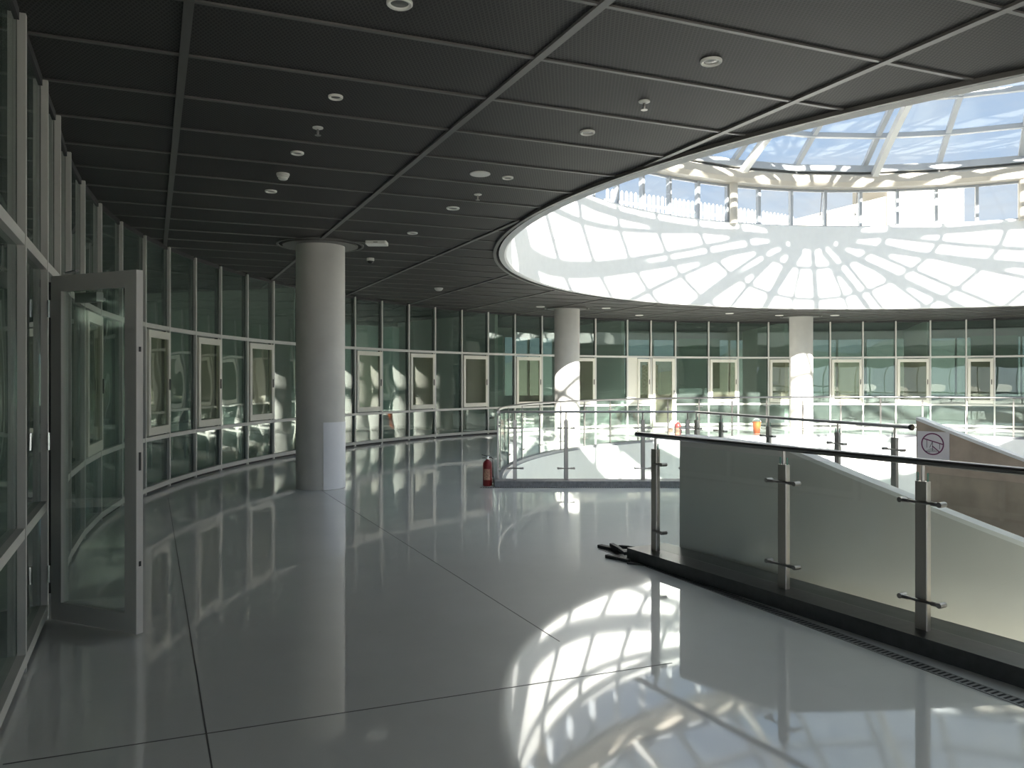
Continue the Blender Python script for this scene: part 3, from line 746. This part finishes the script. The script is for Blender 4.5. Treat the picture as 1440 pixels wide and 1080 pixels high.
# near railing on its black kerb
mb = MB(); k0 = C0 - RD * 0.20; k1 = C0 + RD * 6.2; w0, w1 = -0.15, 0.27
kb = [k0 + RN * w0, k0 + RN * w1, k1 + RN * w1, k1 + RN * w0]
mb.prism(kb, 0.0, 0.10)
tag(mb.build('kerb', 'kerb_stone', base=v3(k0, 0)), 'black stone kerb under the near glass railing', 'kerb', kind='thing')
railing('glass_railing', 'near glass railing with dark steel posts on the black kerb', C0, C0 + RD * 6.0, [0.0, 1.38, 2.404, 3.6, 4.8, 6.0], 0.10, 1.10, 0.1, 0.075,
        'rail_glass', ends=(0.25, 0.1), rail_r=0.027, rodlen=0.125, mat='steel_dark', end_rods=(False, True))
# platform railings
def along(px, p0, p1):
    """where the sight line of column px meets the line p0-p1, as a distance from p0"""
    k = (px - 720) / F; d = (p1 - p0).normalized()
    return (k * p0.y - p0.x) / (d.x - k * d.y)
railing('glass_railing', 'straight glass railing across the landing, beside the red fire extinguisher', A0, AB, [along(x, A0, AB) for x in (724, 796, 904, 967)], 0.08, 1.10, 0.1, 0.055,
        'rail_glass_dusty', ends=(-0.03, 0.0), rail_r=0.022, rodlen=0.12)
railing('glass_railing', 'glass railing running along the void towards the sign', AB, B1, [along(x, AB, B1) for x in (979.5, 1014, 1081, 1178, 1258)], 0.0, 1.10, 0.1, 0.07,
        'rail_glass_dusty', ends=(-0.03, -0.04), rail_r=0.024, rodlen=0.12, mat='steel')
mb = MB(); mb.beam(v3(A0 + Vector((-0.04, -0.03)), 0.04), v3(AB + Vector((-0.05, -0.03)), 0.04), 0.30, 0.08)
tag(mb.build('kerb', 'kerb_grey', base=v3(A0, 0)), 'low grey kerb under the straight railing of the landing', 'kerb', kind='thing')
# far round railing
ec = bpy.data.objects.get('glass_railing.002')
mb = MB(); ed_ = (B1 - AB).normalized(); mb.tube([v3(B1 - ed_ * 0.065, 1.076), v3(B1 - ed_ * 0.042, 1.076)], 0.031, 12); mb.build('end_cap', 'black_plastic', ec, base=v3(AB, 0.0), smooth=True)
RRL = RV + 0.12
rr = empty('round_railing', (CX, CY, 0.0), 'long round glass railing around the far side of the void', 'railing')
a_end = math.degrees(math.atan2(A0.y - CY, A0.x - CX)) % 360
mb = MB(); angp = [a_end - t * 3.0 for t in range(0, 82)]
angp[0] -= 0.35
mb.tube([v3(ang(t, RRL), 1.075) for t in angp], 0.024, 10); mb.build('handrail', 'rail_steel', rr, smooth=True)
mb = MB(); mb.lathe([(RRL - 0.07, 0.0), (RRL - 0.07, 0.05), (RRL + 0.07, 0.05), (RRL + 0.07, 0.0)], (CX, CY, 0), 100, math.radians(a_end - 243), math.radians(a_end - 1.3)); mb.build('base_channel', 'kerb_grey', rr, smooth=True)
STEP = 6.6
for k in range(37):
    a_ = a_end - 1.5 - STEP * k; p = ang(a_, RRL); ra = v3(p - Vector((CX, CY)), 0).normalized(); tg = Vector((-ra.y, ra.x, 0))
    mb = MB(); mb.beam(v3(p, 0.05), v3(p, 0.98), 0.04, 0.03, up=ra, bev=0.004); mb.tube([v3(p, 0.98), v3(p, 1.06)], 0.01, 6); po = mb.build('post', 'steel', rr)
    for z in (0.22, 0.85):
        mb = MB(); mb.tube([v3(p, z) - tg * 0.11 - ra * 0.02, v3(p, z) + tg * 0.11 - ra * 0.02], 0.011, 6); mb.build('glass_clamp', 'steel', po, base=(CX, CY, 0))
    if k < 36:
        p0_, p1_ = ang(a_ - 0.2, RRL), ang(a_ - STEP + 0.2, RRL)
        mb = MB(); mb.beam(v3(p0_, 0.53), v3(p1_, 0.53), 0.012, 0.92); g = mb.build('glass_panel', 'rail_glass_dusty', rr)
        if k < 3:
            for pp_ in (p0_, p1_):
                mb = MB(); mb.beam(v3(pp_, 0.07), v3(pp_, 0.99), 0.003, 0.0125, up=ra); mb.build('glass_edge', 'glass_edge', g, base=(CX, CY, 0))

# ------------------------------------------------------------------ ramp parapets
def parapet(name, label, r_in, r_out, prof, foot, mat, capmat):
    """curved wall: prof lists (angle, top height); foot(angle) gives the lower edge"""
    o = empty(name, v3(ang(prof[0][0], r_out), 0.0), label, 'parapet wall', kind='thing')
    st = []
    for (a0_, z0_), (a1_, z1_) in zip(prof[:-1], prof[1:]):
        k = max(1, int(round((a1_ - a0_) / 0.8)))
        for i in range(k): st.append((a0_ + (a1_ - a0_) * i / k, z0_ + (z1_ - z0_) * i / k))
    st.append(prof[-1])
    def band(mb, lo, hi, ri, ro):
        vs = []; N_ = len(st)
        for a_, z in st:
            for r_ in (ri, ro):
                for zz in (lo(a_, z), hi(a_, z)): vs.append(v3(ang(a_, r_), zz))
        fs = [(0, 1, 3, 2), tuple(4 * (N_ - 1) + i for i in (2, 3, 1, 0))]
        for i in range(N_ - 1):
            b = 4 * i; e = b + 4
            fs += [(b, e, e + 1, b + 1), (b + 2, b + 3, e + 3, e + 2), (b + 1, e + 1, e + 3, b + 3), (b, b + 2, e + 2, e)]
        mb.add(vs, fs)
    mb = MB(); band(mb, lambda a_, z: foot(a_), lambda a_, z: z - 0.03, r_in, r_out); mb.build('panel', mat, o, smooth=True)
    mb = MB(); band(mb, lambda a_, z: z - 0.03, lambda a_, z: z, r_in - 0.006, r_out + 0.006); mb.build('coping', capmat, o, smooth=True)
    return o
parapet('ramp_parapet', 'solid grey curved parapet sloping down behind the near glass railing', 9.09, 9.235,
        [(214.9, 1.065), (218.2, 1.05), (221.4, 1.03), (229.8, 0.585), (258, -0.88)], lambda a_: 0.0 if a_ < A_ST - 0.2 else -0.6 - DROP * (a_ - A_ST), 'parapet_grey', 'parapet_cap')
parapet('ramp_parapet', 'brown weathered parapet with the prohibition sign, sloping down to the right', 6.58, 6.73,
        [(221.3, 1.18), (229.0, 0.838), (258, -0.5)], lambda a_: -0.5 - DROP * (a_ - A_ST), 'parapet_brown', 'parapet_cap')
# sign on the brown parapet
SA = 222.75; SN = -(ang(SA, 1) - Vector((CX, CY))); ST = Vector((SN.y, -SN.x)); S0 = ang(SA, 6.738) - ST * 0.155
sg = empty('prohibition_sign', v3(S0, 0.74), 'square white sign with a dark purple prohibition ring on the brown parapet', 'sign')
if ST.y > 0: ST = -ST; S0 = ang(SA, 6.738) - ST * 0.155
def spt(u, v, off): return v3(S0 + ST * u * 0.92 - SN * off, 0.775 + v * 0.95)
mb = MB(); W = 0.315; H = 0.285
mb.add([spt(0, 0, 0), spt(W, 0, 0), spt(W, H, 0), spt(0, H, 0), spt(0, 0, 0.005), spt(W, 0, 0.005), spt(W, H, 0.005), spt(0, H, 0.005)],
       [(3, 2, 1, 0), (4, 5, 6, 7), (0, 1, 5, 4), (1, 2, 6, 5), (2, 3, 7, 6), (3, 0, 4, 7)])
mb.build('plate', 'sign_white', sg)
mb = MB(); cu, cv = 0.152, 0.158; n = 36
for i in range(n):
    t0, t1 = 2 * PI * i / n, 2 * PI * (i + 1) / n
    q = []
    for t in (t0, t1):
        for r in (0.100, 0.113): q.append((cu + r * math.cos(t), cv + r * math.sin(t)))
    mb.add([spt(*q[0], 0.0065), spt(*q[1], 0.0065), spt(*q[3], 0.0065), spt(*q[2], 0.0065)], [(0, 1, 2, 3)])
def bar(mb, a_, b_, w, off=0.0068):
    a_ = Vector(a_); b_ = Vector(b_); t = (b_ - a_).normalized(); m_ = Vector((-t.y, t.x)) * w / 2
    mb.add([spt(*(a_ - m_), off), spt(*(b_ - m_), off), spt(*(b_ + m_), off), spt(*(a_ + m_), off)], [(0, 1, 2, 3)])
bar(mb, (0.058, 0.212), (0.258, 0.158), 0.011)
bar(mb, (0.150, 0.138), (0.226, 0.075), 0.011)
mb.build('ring', 'sign_purple', sg)
mb = MB()
bar(mb, (0.096, 0.118), (0.096, 0.196), 0.006); bar(mb, (0.152, 0.088), (0.152, 0.182), 0.006); bar(mb, (0.222, 0.110), (0.222, 0.166), 0.006); bar(mb, (0.124, 0.12), (0.150, 0.18), 0.006)
for i in range(5): bar(mb, (0.085 + 0.010 * i, 0.078 + 0.008 * i), (0.212 - 0.012 * i, 0.078 + 0.008 * i), 0.003)
bar(mb, (0.070, 0.09), (0.130, 0.07), 0.004)
mb.build('pictogram', 'sign_grey', sg)

# ------------------------------------------------------------------ floor drains
def drain(p0, p1, w, name, label, slots):
    d = (p1 - p0).normalized(); n = Vector((-d.y, d.x)); o = empty(name, v3(p0, 0), label, 'floor drain')
    mb = MB(); mb.beam(v3(p0, 0.0015), v3(p1, 0.0015), w, 0.003); mb.build('channel', 'drain_metal', o)
    mb = MB(); Lg = (p1 - p0).length
    for i in range(slots):
        p = p0 + d * (Lg * (i + 0.5) / slots); mb.beam(v3(p - n * w * 0.34, 0.0036), v3(p + n * w * 0.34, 0.0036), Lg / slots * 0.42, 0.0008)
    mb.build('slot', 'dark_gap', o, kind='stuff')
    return o
dr0 = on_floor(843, 772).to_2d(); dr1 = dr0 + (on_floor(1436, 992).to_2d() - dr0) * 1.25
drain(dr0 + RN * 0.03, dr1 + RN * 0.03, 0.085, 'floor_drain', 'slotted metal floor drain along the black kerb', 150)
drain(A0 + Vector((-0.25, -0.26)), AB + Vector((0.0, -0.26)), 0.08, 'floor_drain', 'slotted metal floor drain along the grey kerb of the landing', 90)

# ------------------------------------------------------------------ loose black scraps by the kerb end
scr = [((843, 770), (884, 780), 0.055, 0.03), ((853, 784), (884, 791), 0.045, 0.028), ((860, 773), (880, 786), 0.04, 0.03), ((872, 771), (892, 778), 0.035, 0.03), ((882, 793), (908, 796), 0.02, 0.015)]
slab = ['longest black bar lying outermost in the scrap heap at the kerb end', 'black bar lying nearest the viewer in the scrap heap at the kerb end', 'black bar lying across the middle of the scrap heap at the kerb end',
        'short black bar leaning against the kerb end in the scrap heap', 'thin black stick pointing right from the scrap heap at the kerb end']
for k, (a_, b_, w, h) in enumerate(scr):
    p, q = on_floor(*a_), on_floor(*b_)
    d_ = (q - p).normalized(); s_ = Vector((-d_.y, d_.x, 0))
    lift = [0.0, 0.0, 0.031, 0.0, 0.0][k]
    p.z = q.z = h / 2 + lift
    if k == 3: q.z += 0.03
    mid = (p + q) / 2 + s_ * 0.008
    mb = MB(); mb.beam(p, mid, w, h, bev=0.003); mb.beam(mid - d_ * 0.005, q, w * 0.8, h * 0.9, bev=0.003)
    tag(mb.build('scrap_bar', 'black_scrap', base=Vector((p.x, p.y, 0))), slab[k], 'scrap', 'black offcuts lying at the kerb end')

# ------------------------------------------------------------------ fire extinguishers and orange tub
def extinguisher(pos, label, h=0.46, body='extinguisher_red', s=1.0, rot=0.0):
    pos = Vector(pos); o = empty('fire_extinguisher', pos, label, 'fire extinguisher')
    r = 0.068 * s; k = h / 0.46
    mb = MB(); mb.lathe([(0.005, 0.0), (r * 0.92, 0.0), (r, 0.015), (r, 0.30 * k), (r * 0.93, 0.335 * k), (r * 0.7, 0.362 * k), (0.022, 0.378 * k), (0.02, 0.39 * k), (0.001, 0.39 * k)], pos, 24); mb.build('cylinder', body, o, smooth=True)
    va = math.atan2(-pos.y, -pos.x)
    mb = MB(); mb.lathe([(r + 0.0015, 0.09 * k), (r + 0.0015, 0.25 * k)], pos, 12, va - 0.8, va + 0.6); mb.build('label_band', 'extinguisher_label', o, smooth=True)
    mb = MB(); mb.lathe([(0.018, 0.385 * k), (0.024, 0.39 * k), (0.024, 0.41 * k), (0.012, 0.43 * k), (0.001, 0.43 * k)], pos, 12); mb.build('valve', 'chrome', o, smooth=True)
    a_ = Vector((math.cos(rot), math.sin(rot), 0))
    mb = MB(); z = Vector((0, 0, 1))
    mb.beam(pos + z * 0.43 * k + a_ * 0.01, pos + z * 0.455 * k - a_ * 0.085, 0.016, 0.008); mb.beam(pos + z * 0.41 * k, pos + z * 0.405 * k - a_ * 0.075, 0.016, 0.008); mb.build('lever', 'black_plastic', o)
    mb = MB(); hp = [pos + z * 0.41 * k + a_ * 0.02, pos + z * 0.42 * k + a_ * 0.05, pos + z * 0.39 * k + a_ * (r + 0.012), pos + z * 0.25 * k + a_ * (r + 0.014), pos + z * 0.12 * k + a_ * (r + 0.014)]
    mb.tube(hp, [0.009, 0.009, 0.009, 0.009, 0.012], 8); mb.build('hose', 'black_plastic', o, smooth=True)
    return o
extinguisher(on_floor(685.5, 683), 'red fire extinguisher standing on the floor at the left end of the landing railing')
pe = ang(118.4, RV + 0.62); extinguisher((pe.x, pe.y, 0), 'red fire extinguisher behind the far round railing, beside a pale one', 0.5, s=1.25)
pe = ang(119.6, RV + 0.66); extinguisher((pe.x, pe.y, 0), 'pale fire extinguisher behind the far round railing, left of a red one', 0.5, body='extinguisher_white', s=1.25)
pt = on_floor(1064, 609); ot = empty('orange_tub', pt, 'small orange tub standing behind the far railing', 'tub')
mb = MB(); mb.lathe([(0.002, 0.0), (0.09, 0.0), (0.115, 0.30), (0.125, 0.31), (0.125, 0.33), (0.11, 0.33), (0.09, 0.02), (0.002, 0.02)], pt, 20); mb.build('body', 'orange_plastic', ot, smooth=True)
mb = MB(); mb.tube([pt + Vector((0.12 * math.cos(t), 0, 0.32 + 0.09 * math.sin(t))) for t in [PI * i / 10 for i in range(11)]], 0.006, 6); mb.build('handle', 'fixture_white', ot)

# ------------------------------------------------------------------ ceiling fixtures
def downlight(px, py, r, label):
    c = on_ceiling(px, py); o = empty('downlight', c, label, 'downlight', 'round downlights in the dark ceiling')
    mb = MB(); mb.lathe([(r, -0.001), (r, -0.012), (r * 0.9, -0.018), (r * 0.72, -0.014), (r * 0.68, -0.004)], c, 24); mb.build('rim', 'fixture_white', o, smooth=True)
    mb = MB(); mb.lathe([(r * 0.69, -0.006), (r * 0.001, -0.010)], c, 24); mb.build('lens', 'fixture_lens', o, smooth=True)
for px, py, r, lab in ((562, 3, 0.068, 'round downlight at the top edge, nearest the viewer'), (1000, 85, 0.066, 'round downlight near the opening, right of the sprinkler'),
                       (826, 185, 0.060, 'round downlight beside the edge of the opening'), (472, 135, 0.05, 'round downlight in the first row behind the nearest one'),
                       (418, 214, 0.056, 'round downlight just beyond the sprinkler left of centre'), (714, 249, 0.055, 'round downlight just right of the loudspeaker'),
                       (381, 268, 0.06, 'round downlight below the smoke detector'), (637, 292, 0.075, 'round downlight between loudspeaker and column head'),
                       (580, 327, 0.07, 'faint downlight halfway to the far wall'), (760, 431, 0.12, 'far downlight left of the middle column'),
                       (852.5, 433, 0.12, 'far downlight right of the middle column'), (899, 443, 0.12, 'far downlight above the closed door'),
                       (1026, 440.5, 0.12, 'far downlight left of the right column'), (1096, 443.2, 0.12, 'far downlight beside the right column head'),
                       (1174, 443.2, 0.13, 'far downlight right of the right column')):
    downlight(px, py, r, lab)
def sprinkler(px, py, label, s=1.0):
    c = on_ceiling(px, py); o = empty('ceiling_sprinkler', c, label, 'sprinkler', 'fire sprinklers in the dark ceiling')
    mb = MB(); mb.lathe([(0.034 * s, -0.001), (0.034 * s, -0.008), (0.016 * s, -0.016), (0.002, -0.016)], c, 16); mb.build('rosette', 'fixture_white', o, smooth=True)
    mb = MB(); mb.lathe([(0.008, -0.014), (0.010, -0.04), (0.006, -0.055), (0.02 * s, -0.06), (0.02 * s, -0.064), (0.002, -0.064)], c, 12); mb.build('head', 'steel', o, smooth=True)
for px, py, lab in ((906, 142, 'sprinkler between two downlights near the opening'), (447, 179, 'sprinkler in the panel left of centre'), (672, 273, 'sprinkler below the round loudspeaker')):
    sprinkler(px, py, lab, 1.2)
def detector(px, py, label, r=0.05, name='smoke_detector'):
    c = on_ceiling(px, py); o = empty(name, c, label, 'smoke detector')
    mb = MB(); mb.lathe([(r * 1.1, -0.001), (r * 1.1, -0.018), (r, -0.022)], c, 20); mb.build('base', 'fixture_white', o, smooth=True)
    mb = MB(); mb.lathe([(r * 0.98, -0.022), (r * 0.98, -0.034), (r * 0.8, -0.038), (r * 0.8, -0.05), (r * 0.6, -0.06), (0.002, -0.062)], c, 20); mb.build('sensor_cap', 'fixture_white', o, smooth=True)
detector(398, 244, 'white smoke detector hanging in the ceiling left of centre', 0.055); detector(617, 405, 'white smoke detector far back in the ceiling, before the glazing', 0.085)
c = on_ceiling(675, 244); o = empty('ceiling_loudspeaker', c, 'large flat round white ceiling loudspeaker', 'loudspeaker')
mb = MB(); mb.lathe([(0.098, -0.001), (0.098, -0.008), (0.09, -0.012)], c, 32); mb.build('rim', 'fixture_white', o, smooth=True)
mb = MB(); mb.lathe([(0.09, -0.012), (0.002, -0.014)], c, 32); mb.build('grille', 'fixture_white', o, smooth=True)
c = on_ceiling(530, 340); o = empty('ceiling_access_point', c, 'flat white rectangular box on the ceiling right of the column head', 'access point')
mb = MB(); mb.prism([(c.x + x, c.y + y) for x, y in ((-0.13, -0.12), (0.13, -0.12), (0.145, -0.10), (0.145, 0.10), (0.13, 0.12), (-0.13, 0.12), (-0.145, 0.10), (-0.145, -0.10))], CEIL - 0.045, CEIL - 0.001); mb.build('housing', 'fixture_white', o)
mb = MB(); mb.box((c.x, c.y - 0.121, CEIL - 0.024), (0.06, 0.003, 0.01)); mb.build('badge', 'fixture_lens', o)
c = on_ceiling(521, 363); o = empty('ceiling_camera', c, 'small white dome security camera with dark bubble behind the column', 'security camera')
mb = MB(); mb.lathe([(0.06, -0.001), (0.06, -0.04), (0.052, -0.046)], c, 20); mb.build('housing', 'fixture_white', o, smooth=True)
mb = MB(); mb.lathe([(0.05 * math.cos(t), -0.046 - 0.045 * math.sin(t)) for t in [PI / 2 * i / 6 for i in range(7)]], c, 20); mb.build('bubble', 'black_plastic', o, smooth=True)

# ------------------------------------------------------------------ desks and chairs behind the left glass
def desk(c, rz, label, w=1.2, dp=0.6):
    o = empty('desk', v3(c, 0), label, 'desk', 'white desks in the left rooms'); ca, sa = math.cos(rz), math.sin(rz)
    def T(x, y): return (c.x + x * ca - y * sa, c.y + x * sa + y * ca)
    mb = MB(); mb.box((c.x, c.y, 0.735), (w, dp, 0.03), rz); mb.build('desktop', 'desk_white', o)
    for x in (-w / 2 + 0.05, w / 2 - 0.05):
        for y in (-dp / 2 + 0.05, dp / 2 - 0.05):
            mb = MB(); p = T(x, y); mb.beam((p[0], p[1], 0), (p[0], p[1], 0.72), 0.035, 0.035); mb.build('leg', 'desk_white', o)
    mb = MB(); mb.box((*T(0, dp / 2 - 0.05), 0.66), (w - 0.12, 0.02, 0.10), rz); mb.build('apron', 'desk_white', o)
def chair(c, rz, label):
    o = empty('chair', v3(c, 0), label, 'chair', 'grey chairs in the left rooms'); ca, sa = math.cos(rz), math.sin(rz)
    def T(x, y, z): return Vector((c.x + x * ca - y * sa, c.y + x * sa + y * ca, z))
    mb = MB(); mb.box(T(0, 0, 0.45), (0.42, 0.42, 0.035), rz); mb.build('seat', 'chair_grey', o)
    mb = MB(); mb.beam(T(-0.2, 0.21, 0.72), T(0.2, 0.21, 0.72), 0.03, 0.26); mb.build('backrest', 'chair_grey', o)
    for x in (-0.18, 0.18):
        mb = MB(); mb.tube([T(x, -0.18, 0), T(x, -0.18, 0.44)], 0.012, 6); mb.build('leg', 'chrome', o)
        mb = MB(); mb.tube([T(x, 0.20, 0), T(x, 0.20, 0.84)], 0.012, 6); mb.build('leg', 'chrome', o)
for k, a_ in enumerate((187.5, 182.5, 177, 171.5, 166)):
    desk(ang(a_, 15.6), math.radians(a_ + 90), 'white desk behind the left glazing, %s from the open door' % ORD[k])
    chair(ang(a_ + 0.4, 16.35), math.radians(a_ - 90) + 0.3, 'grey chair at the %s white desk from the open door' % ORD[k])
    if k < 4: desk(ang(a_ - 2.2, 17.6), math.radians(a_ + 90), 'white desk in the back row of the left room, %s from the open door' % ORD[k])
# pictures on the partition glimpsed through the far sash next to the door
pp = ang(103, 17.4); o = empty('notice_board', v3(pp, 1.0), 'pale notice board seen through the sash right of the closed door', 'notice board')
mb = MB(); mb.beam(v3(pp, 1.0), v3(pp, 2.1), 0.62, 0.03, up=v3(pp - Vector((CX, CY)), 0).normalized()); mb.build('board', 'poster_paper', o)
mb = MB()
for sx in (-0.26, 0.26):
    tg = Vector((-(pp - Vector((CX, CY))).y, (pp - Vector((CX, CY))).x)).normalized() * sx; mb.beam(v3(pp + tg, 0), v3(pp + tg, 1.02), 0.03, 0.03)
mb.build('leg', 'steel', o)

# ------------------------------------------------------------------ light: sky and sun
w = bpy.data.worlds.new('sky'); SC.world = w; w.use_nodes = True
nt = w.node_tree; nt.nodes.clear(); N = nt.nodes.new; L = nt.links.new
out = N('ShaderNodeOutputWorld'); bg = N('ShaderNodeBackground')
tc = N('ShaderNodeTexCoord'); sp = N('ShaderNodeSeparateXYZ'); L(tc.outputs['Generated'], sp.inputs[0])
ramp = N('ShaderNodeValToRGB'); e = ramp.color_ramp.elements
e[0].position = 0.0; e[0].color = (0.80, 0.86, 0.90, 1); e[1].position = 0.75; e[1].color = (0.36, 0.55, 0.86, 1)
e2 = ramp.color_ramp.elements.new(0.12); e2.color = (0.48, 0.68, 0.94, 1)
L(sp.outputs['Z'], ramp.inputs['Fac'])
mp = N('ShaderNodeMapping'); mp.inputs['Scale'].default_value = (2.2, 2.2, 6.0); L(tc.outputs['Generated'], mp.inputs['Vector'])
no = N('ShaderNodeTexNoise'); no.inputs['Scale'].default_value = 1.6; no.inputs['Detail'].default_value = 9; no.inputs['Roughness'].default_value = 0.6
L(mp.outputs['Vector'], no.inputs['Vector'])
mr = N('ShaderNodeMapRange'); mr.inputs['From Min'].default_value = 0.36; mr.inputs['From Max'].default_value = 0.62; mr.inputs['To Min'].default_value = 0.1; mr.inputs['To Max'].default_value = 0.95
L(no.outputs['Fac'], mr.inputs['Value'])
mx = N('ShaderNodeMix'); mx.data_type = 'RGBA'; L(mr.outputs['Result'], mx.inputs['Factor']); L(ramp.outputs['Color'], mx.inputs['A'])
mx.inputs['B'].default_value = (0.80, 0.87, 0.93, 1)
# the sky is brighter on the sun's side
hz = Vector((-0.10, 0.995)).normalized(); el = math.radians(25.5)
sdir = Vector((hz.x * math.cos(el), hz.y * math.cos(el), -math.sin(el)))
dt = N('ShaderNodeVectorMath'); dt.operation = 'DOT_PRODUCT'; L(tc.outputs['Generated'], dt.inputs[0]); dt.inputs[1].default_value = tuple(-sdir)
gm = N('ShaderNodeMapRange'); gm.inputs['From Min'].default_value = -0.1; gm.inputs['From Max'].default_value = 0.95
gm.inputs['To Min'].default_value = 0.34; gm.inputs['To Max'].default_value = 0.80; gm.interpolation_type = 'SMOOTHSTEP'
L(dt.outputs['Value'], gm.inputs['Value'])
L(mx.outputs['Result'], bg.inputs['Color']); L(gm.outputs['Result'], bg.inputs['Strength'])
L(bg.outputs[0], out.inputs['Surface'])

sd = bpy.data.lights.new('sun', 'SUN'); sd.energy = 15.0; sd.angle = math.radians(0.6); sd.color = (1.0, 0.955, 0.87)
so = bpy.data.objects.new('sun', sd); COL.objects.link(so)
so.rotation_euler = sdir.to_track_quat('-Z', 'Y').to_euler(); so.location = (CX, CY - 30, 40)

# ------------------------------------------------------------------ camera
cd = bpy.data.cameras.new('camera'); cd.sensor_fit = 'HORIZONTAL'; cd.sensor_width = 36.0; cd.lens = 36.0 * F / 1440
cd.shift_y = -6 / 1440; cd.clip_start = 0.05; cd.clip_end = 1000
co = bpy.data.objects.new('camera', cd); COL.objects.link(co); co.location = (0, 0, EYE); co.rotation_euler = (PI / 2, 0, 0)
SC.camera = co
done()
vs_ = SC.view_settings; vs_.view_transform = 'Standard'; vs_.look = 'None'; vs_.gamma = 1.0; vs_.use_curve_mapping = False
vs_.exposure = 1.45
cy = SC.cycles
cy.max_bounces = 12; cy.diffuse_bounces = 6; cy.glossy_bounces = 6; cy.transmission_bounces = 6; cy.transparent_max_bounces = 32
cy.caustics_reflective = False; cy.caustics_refractive = False; cy.sample_clamp_indirect = 6.0; cy.use_denoising = True
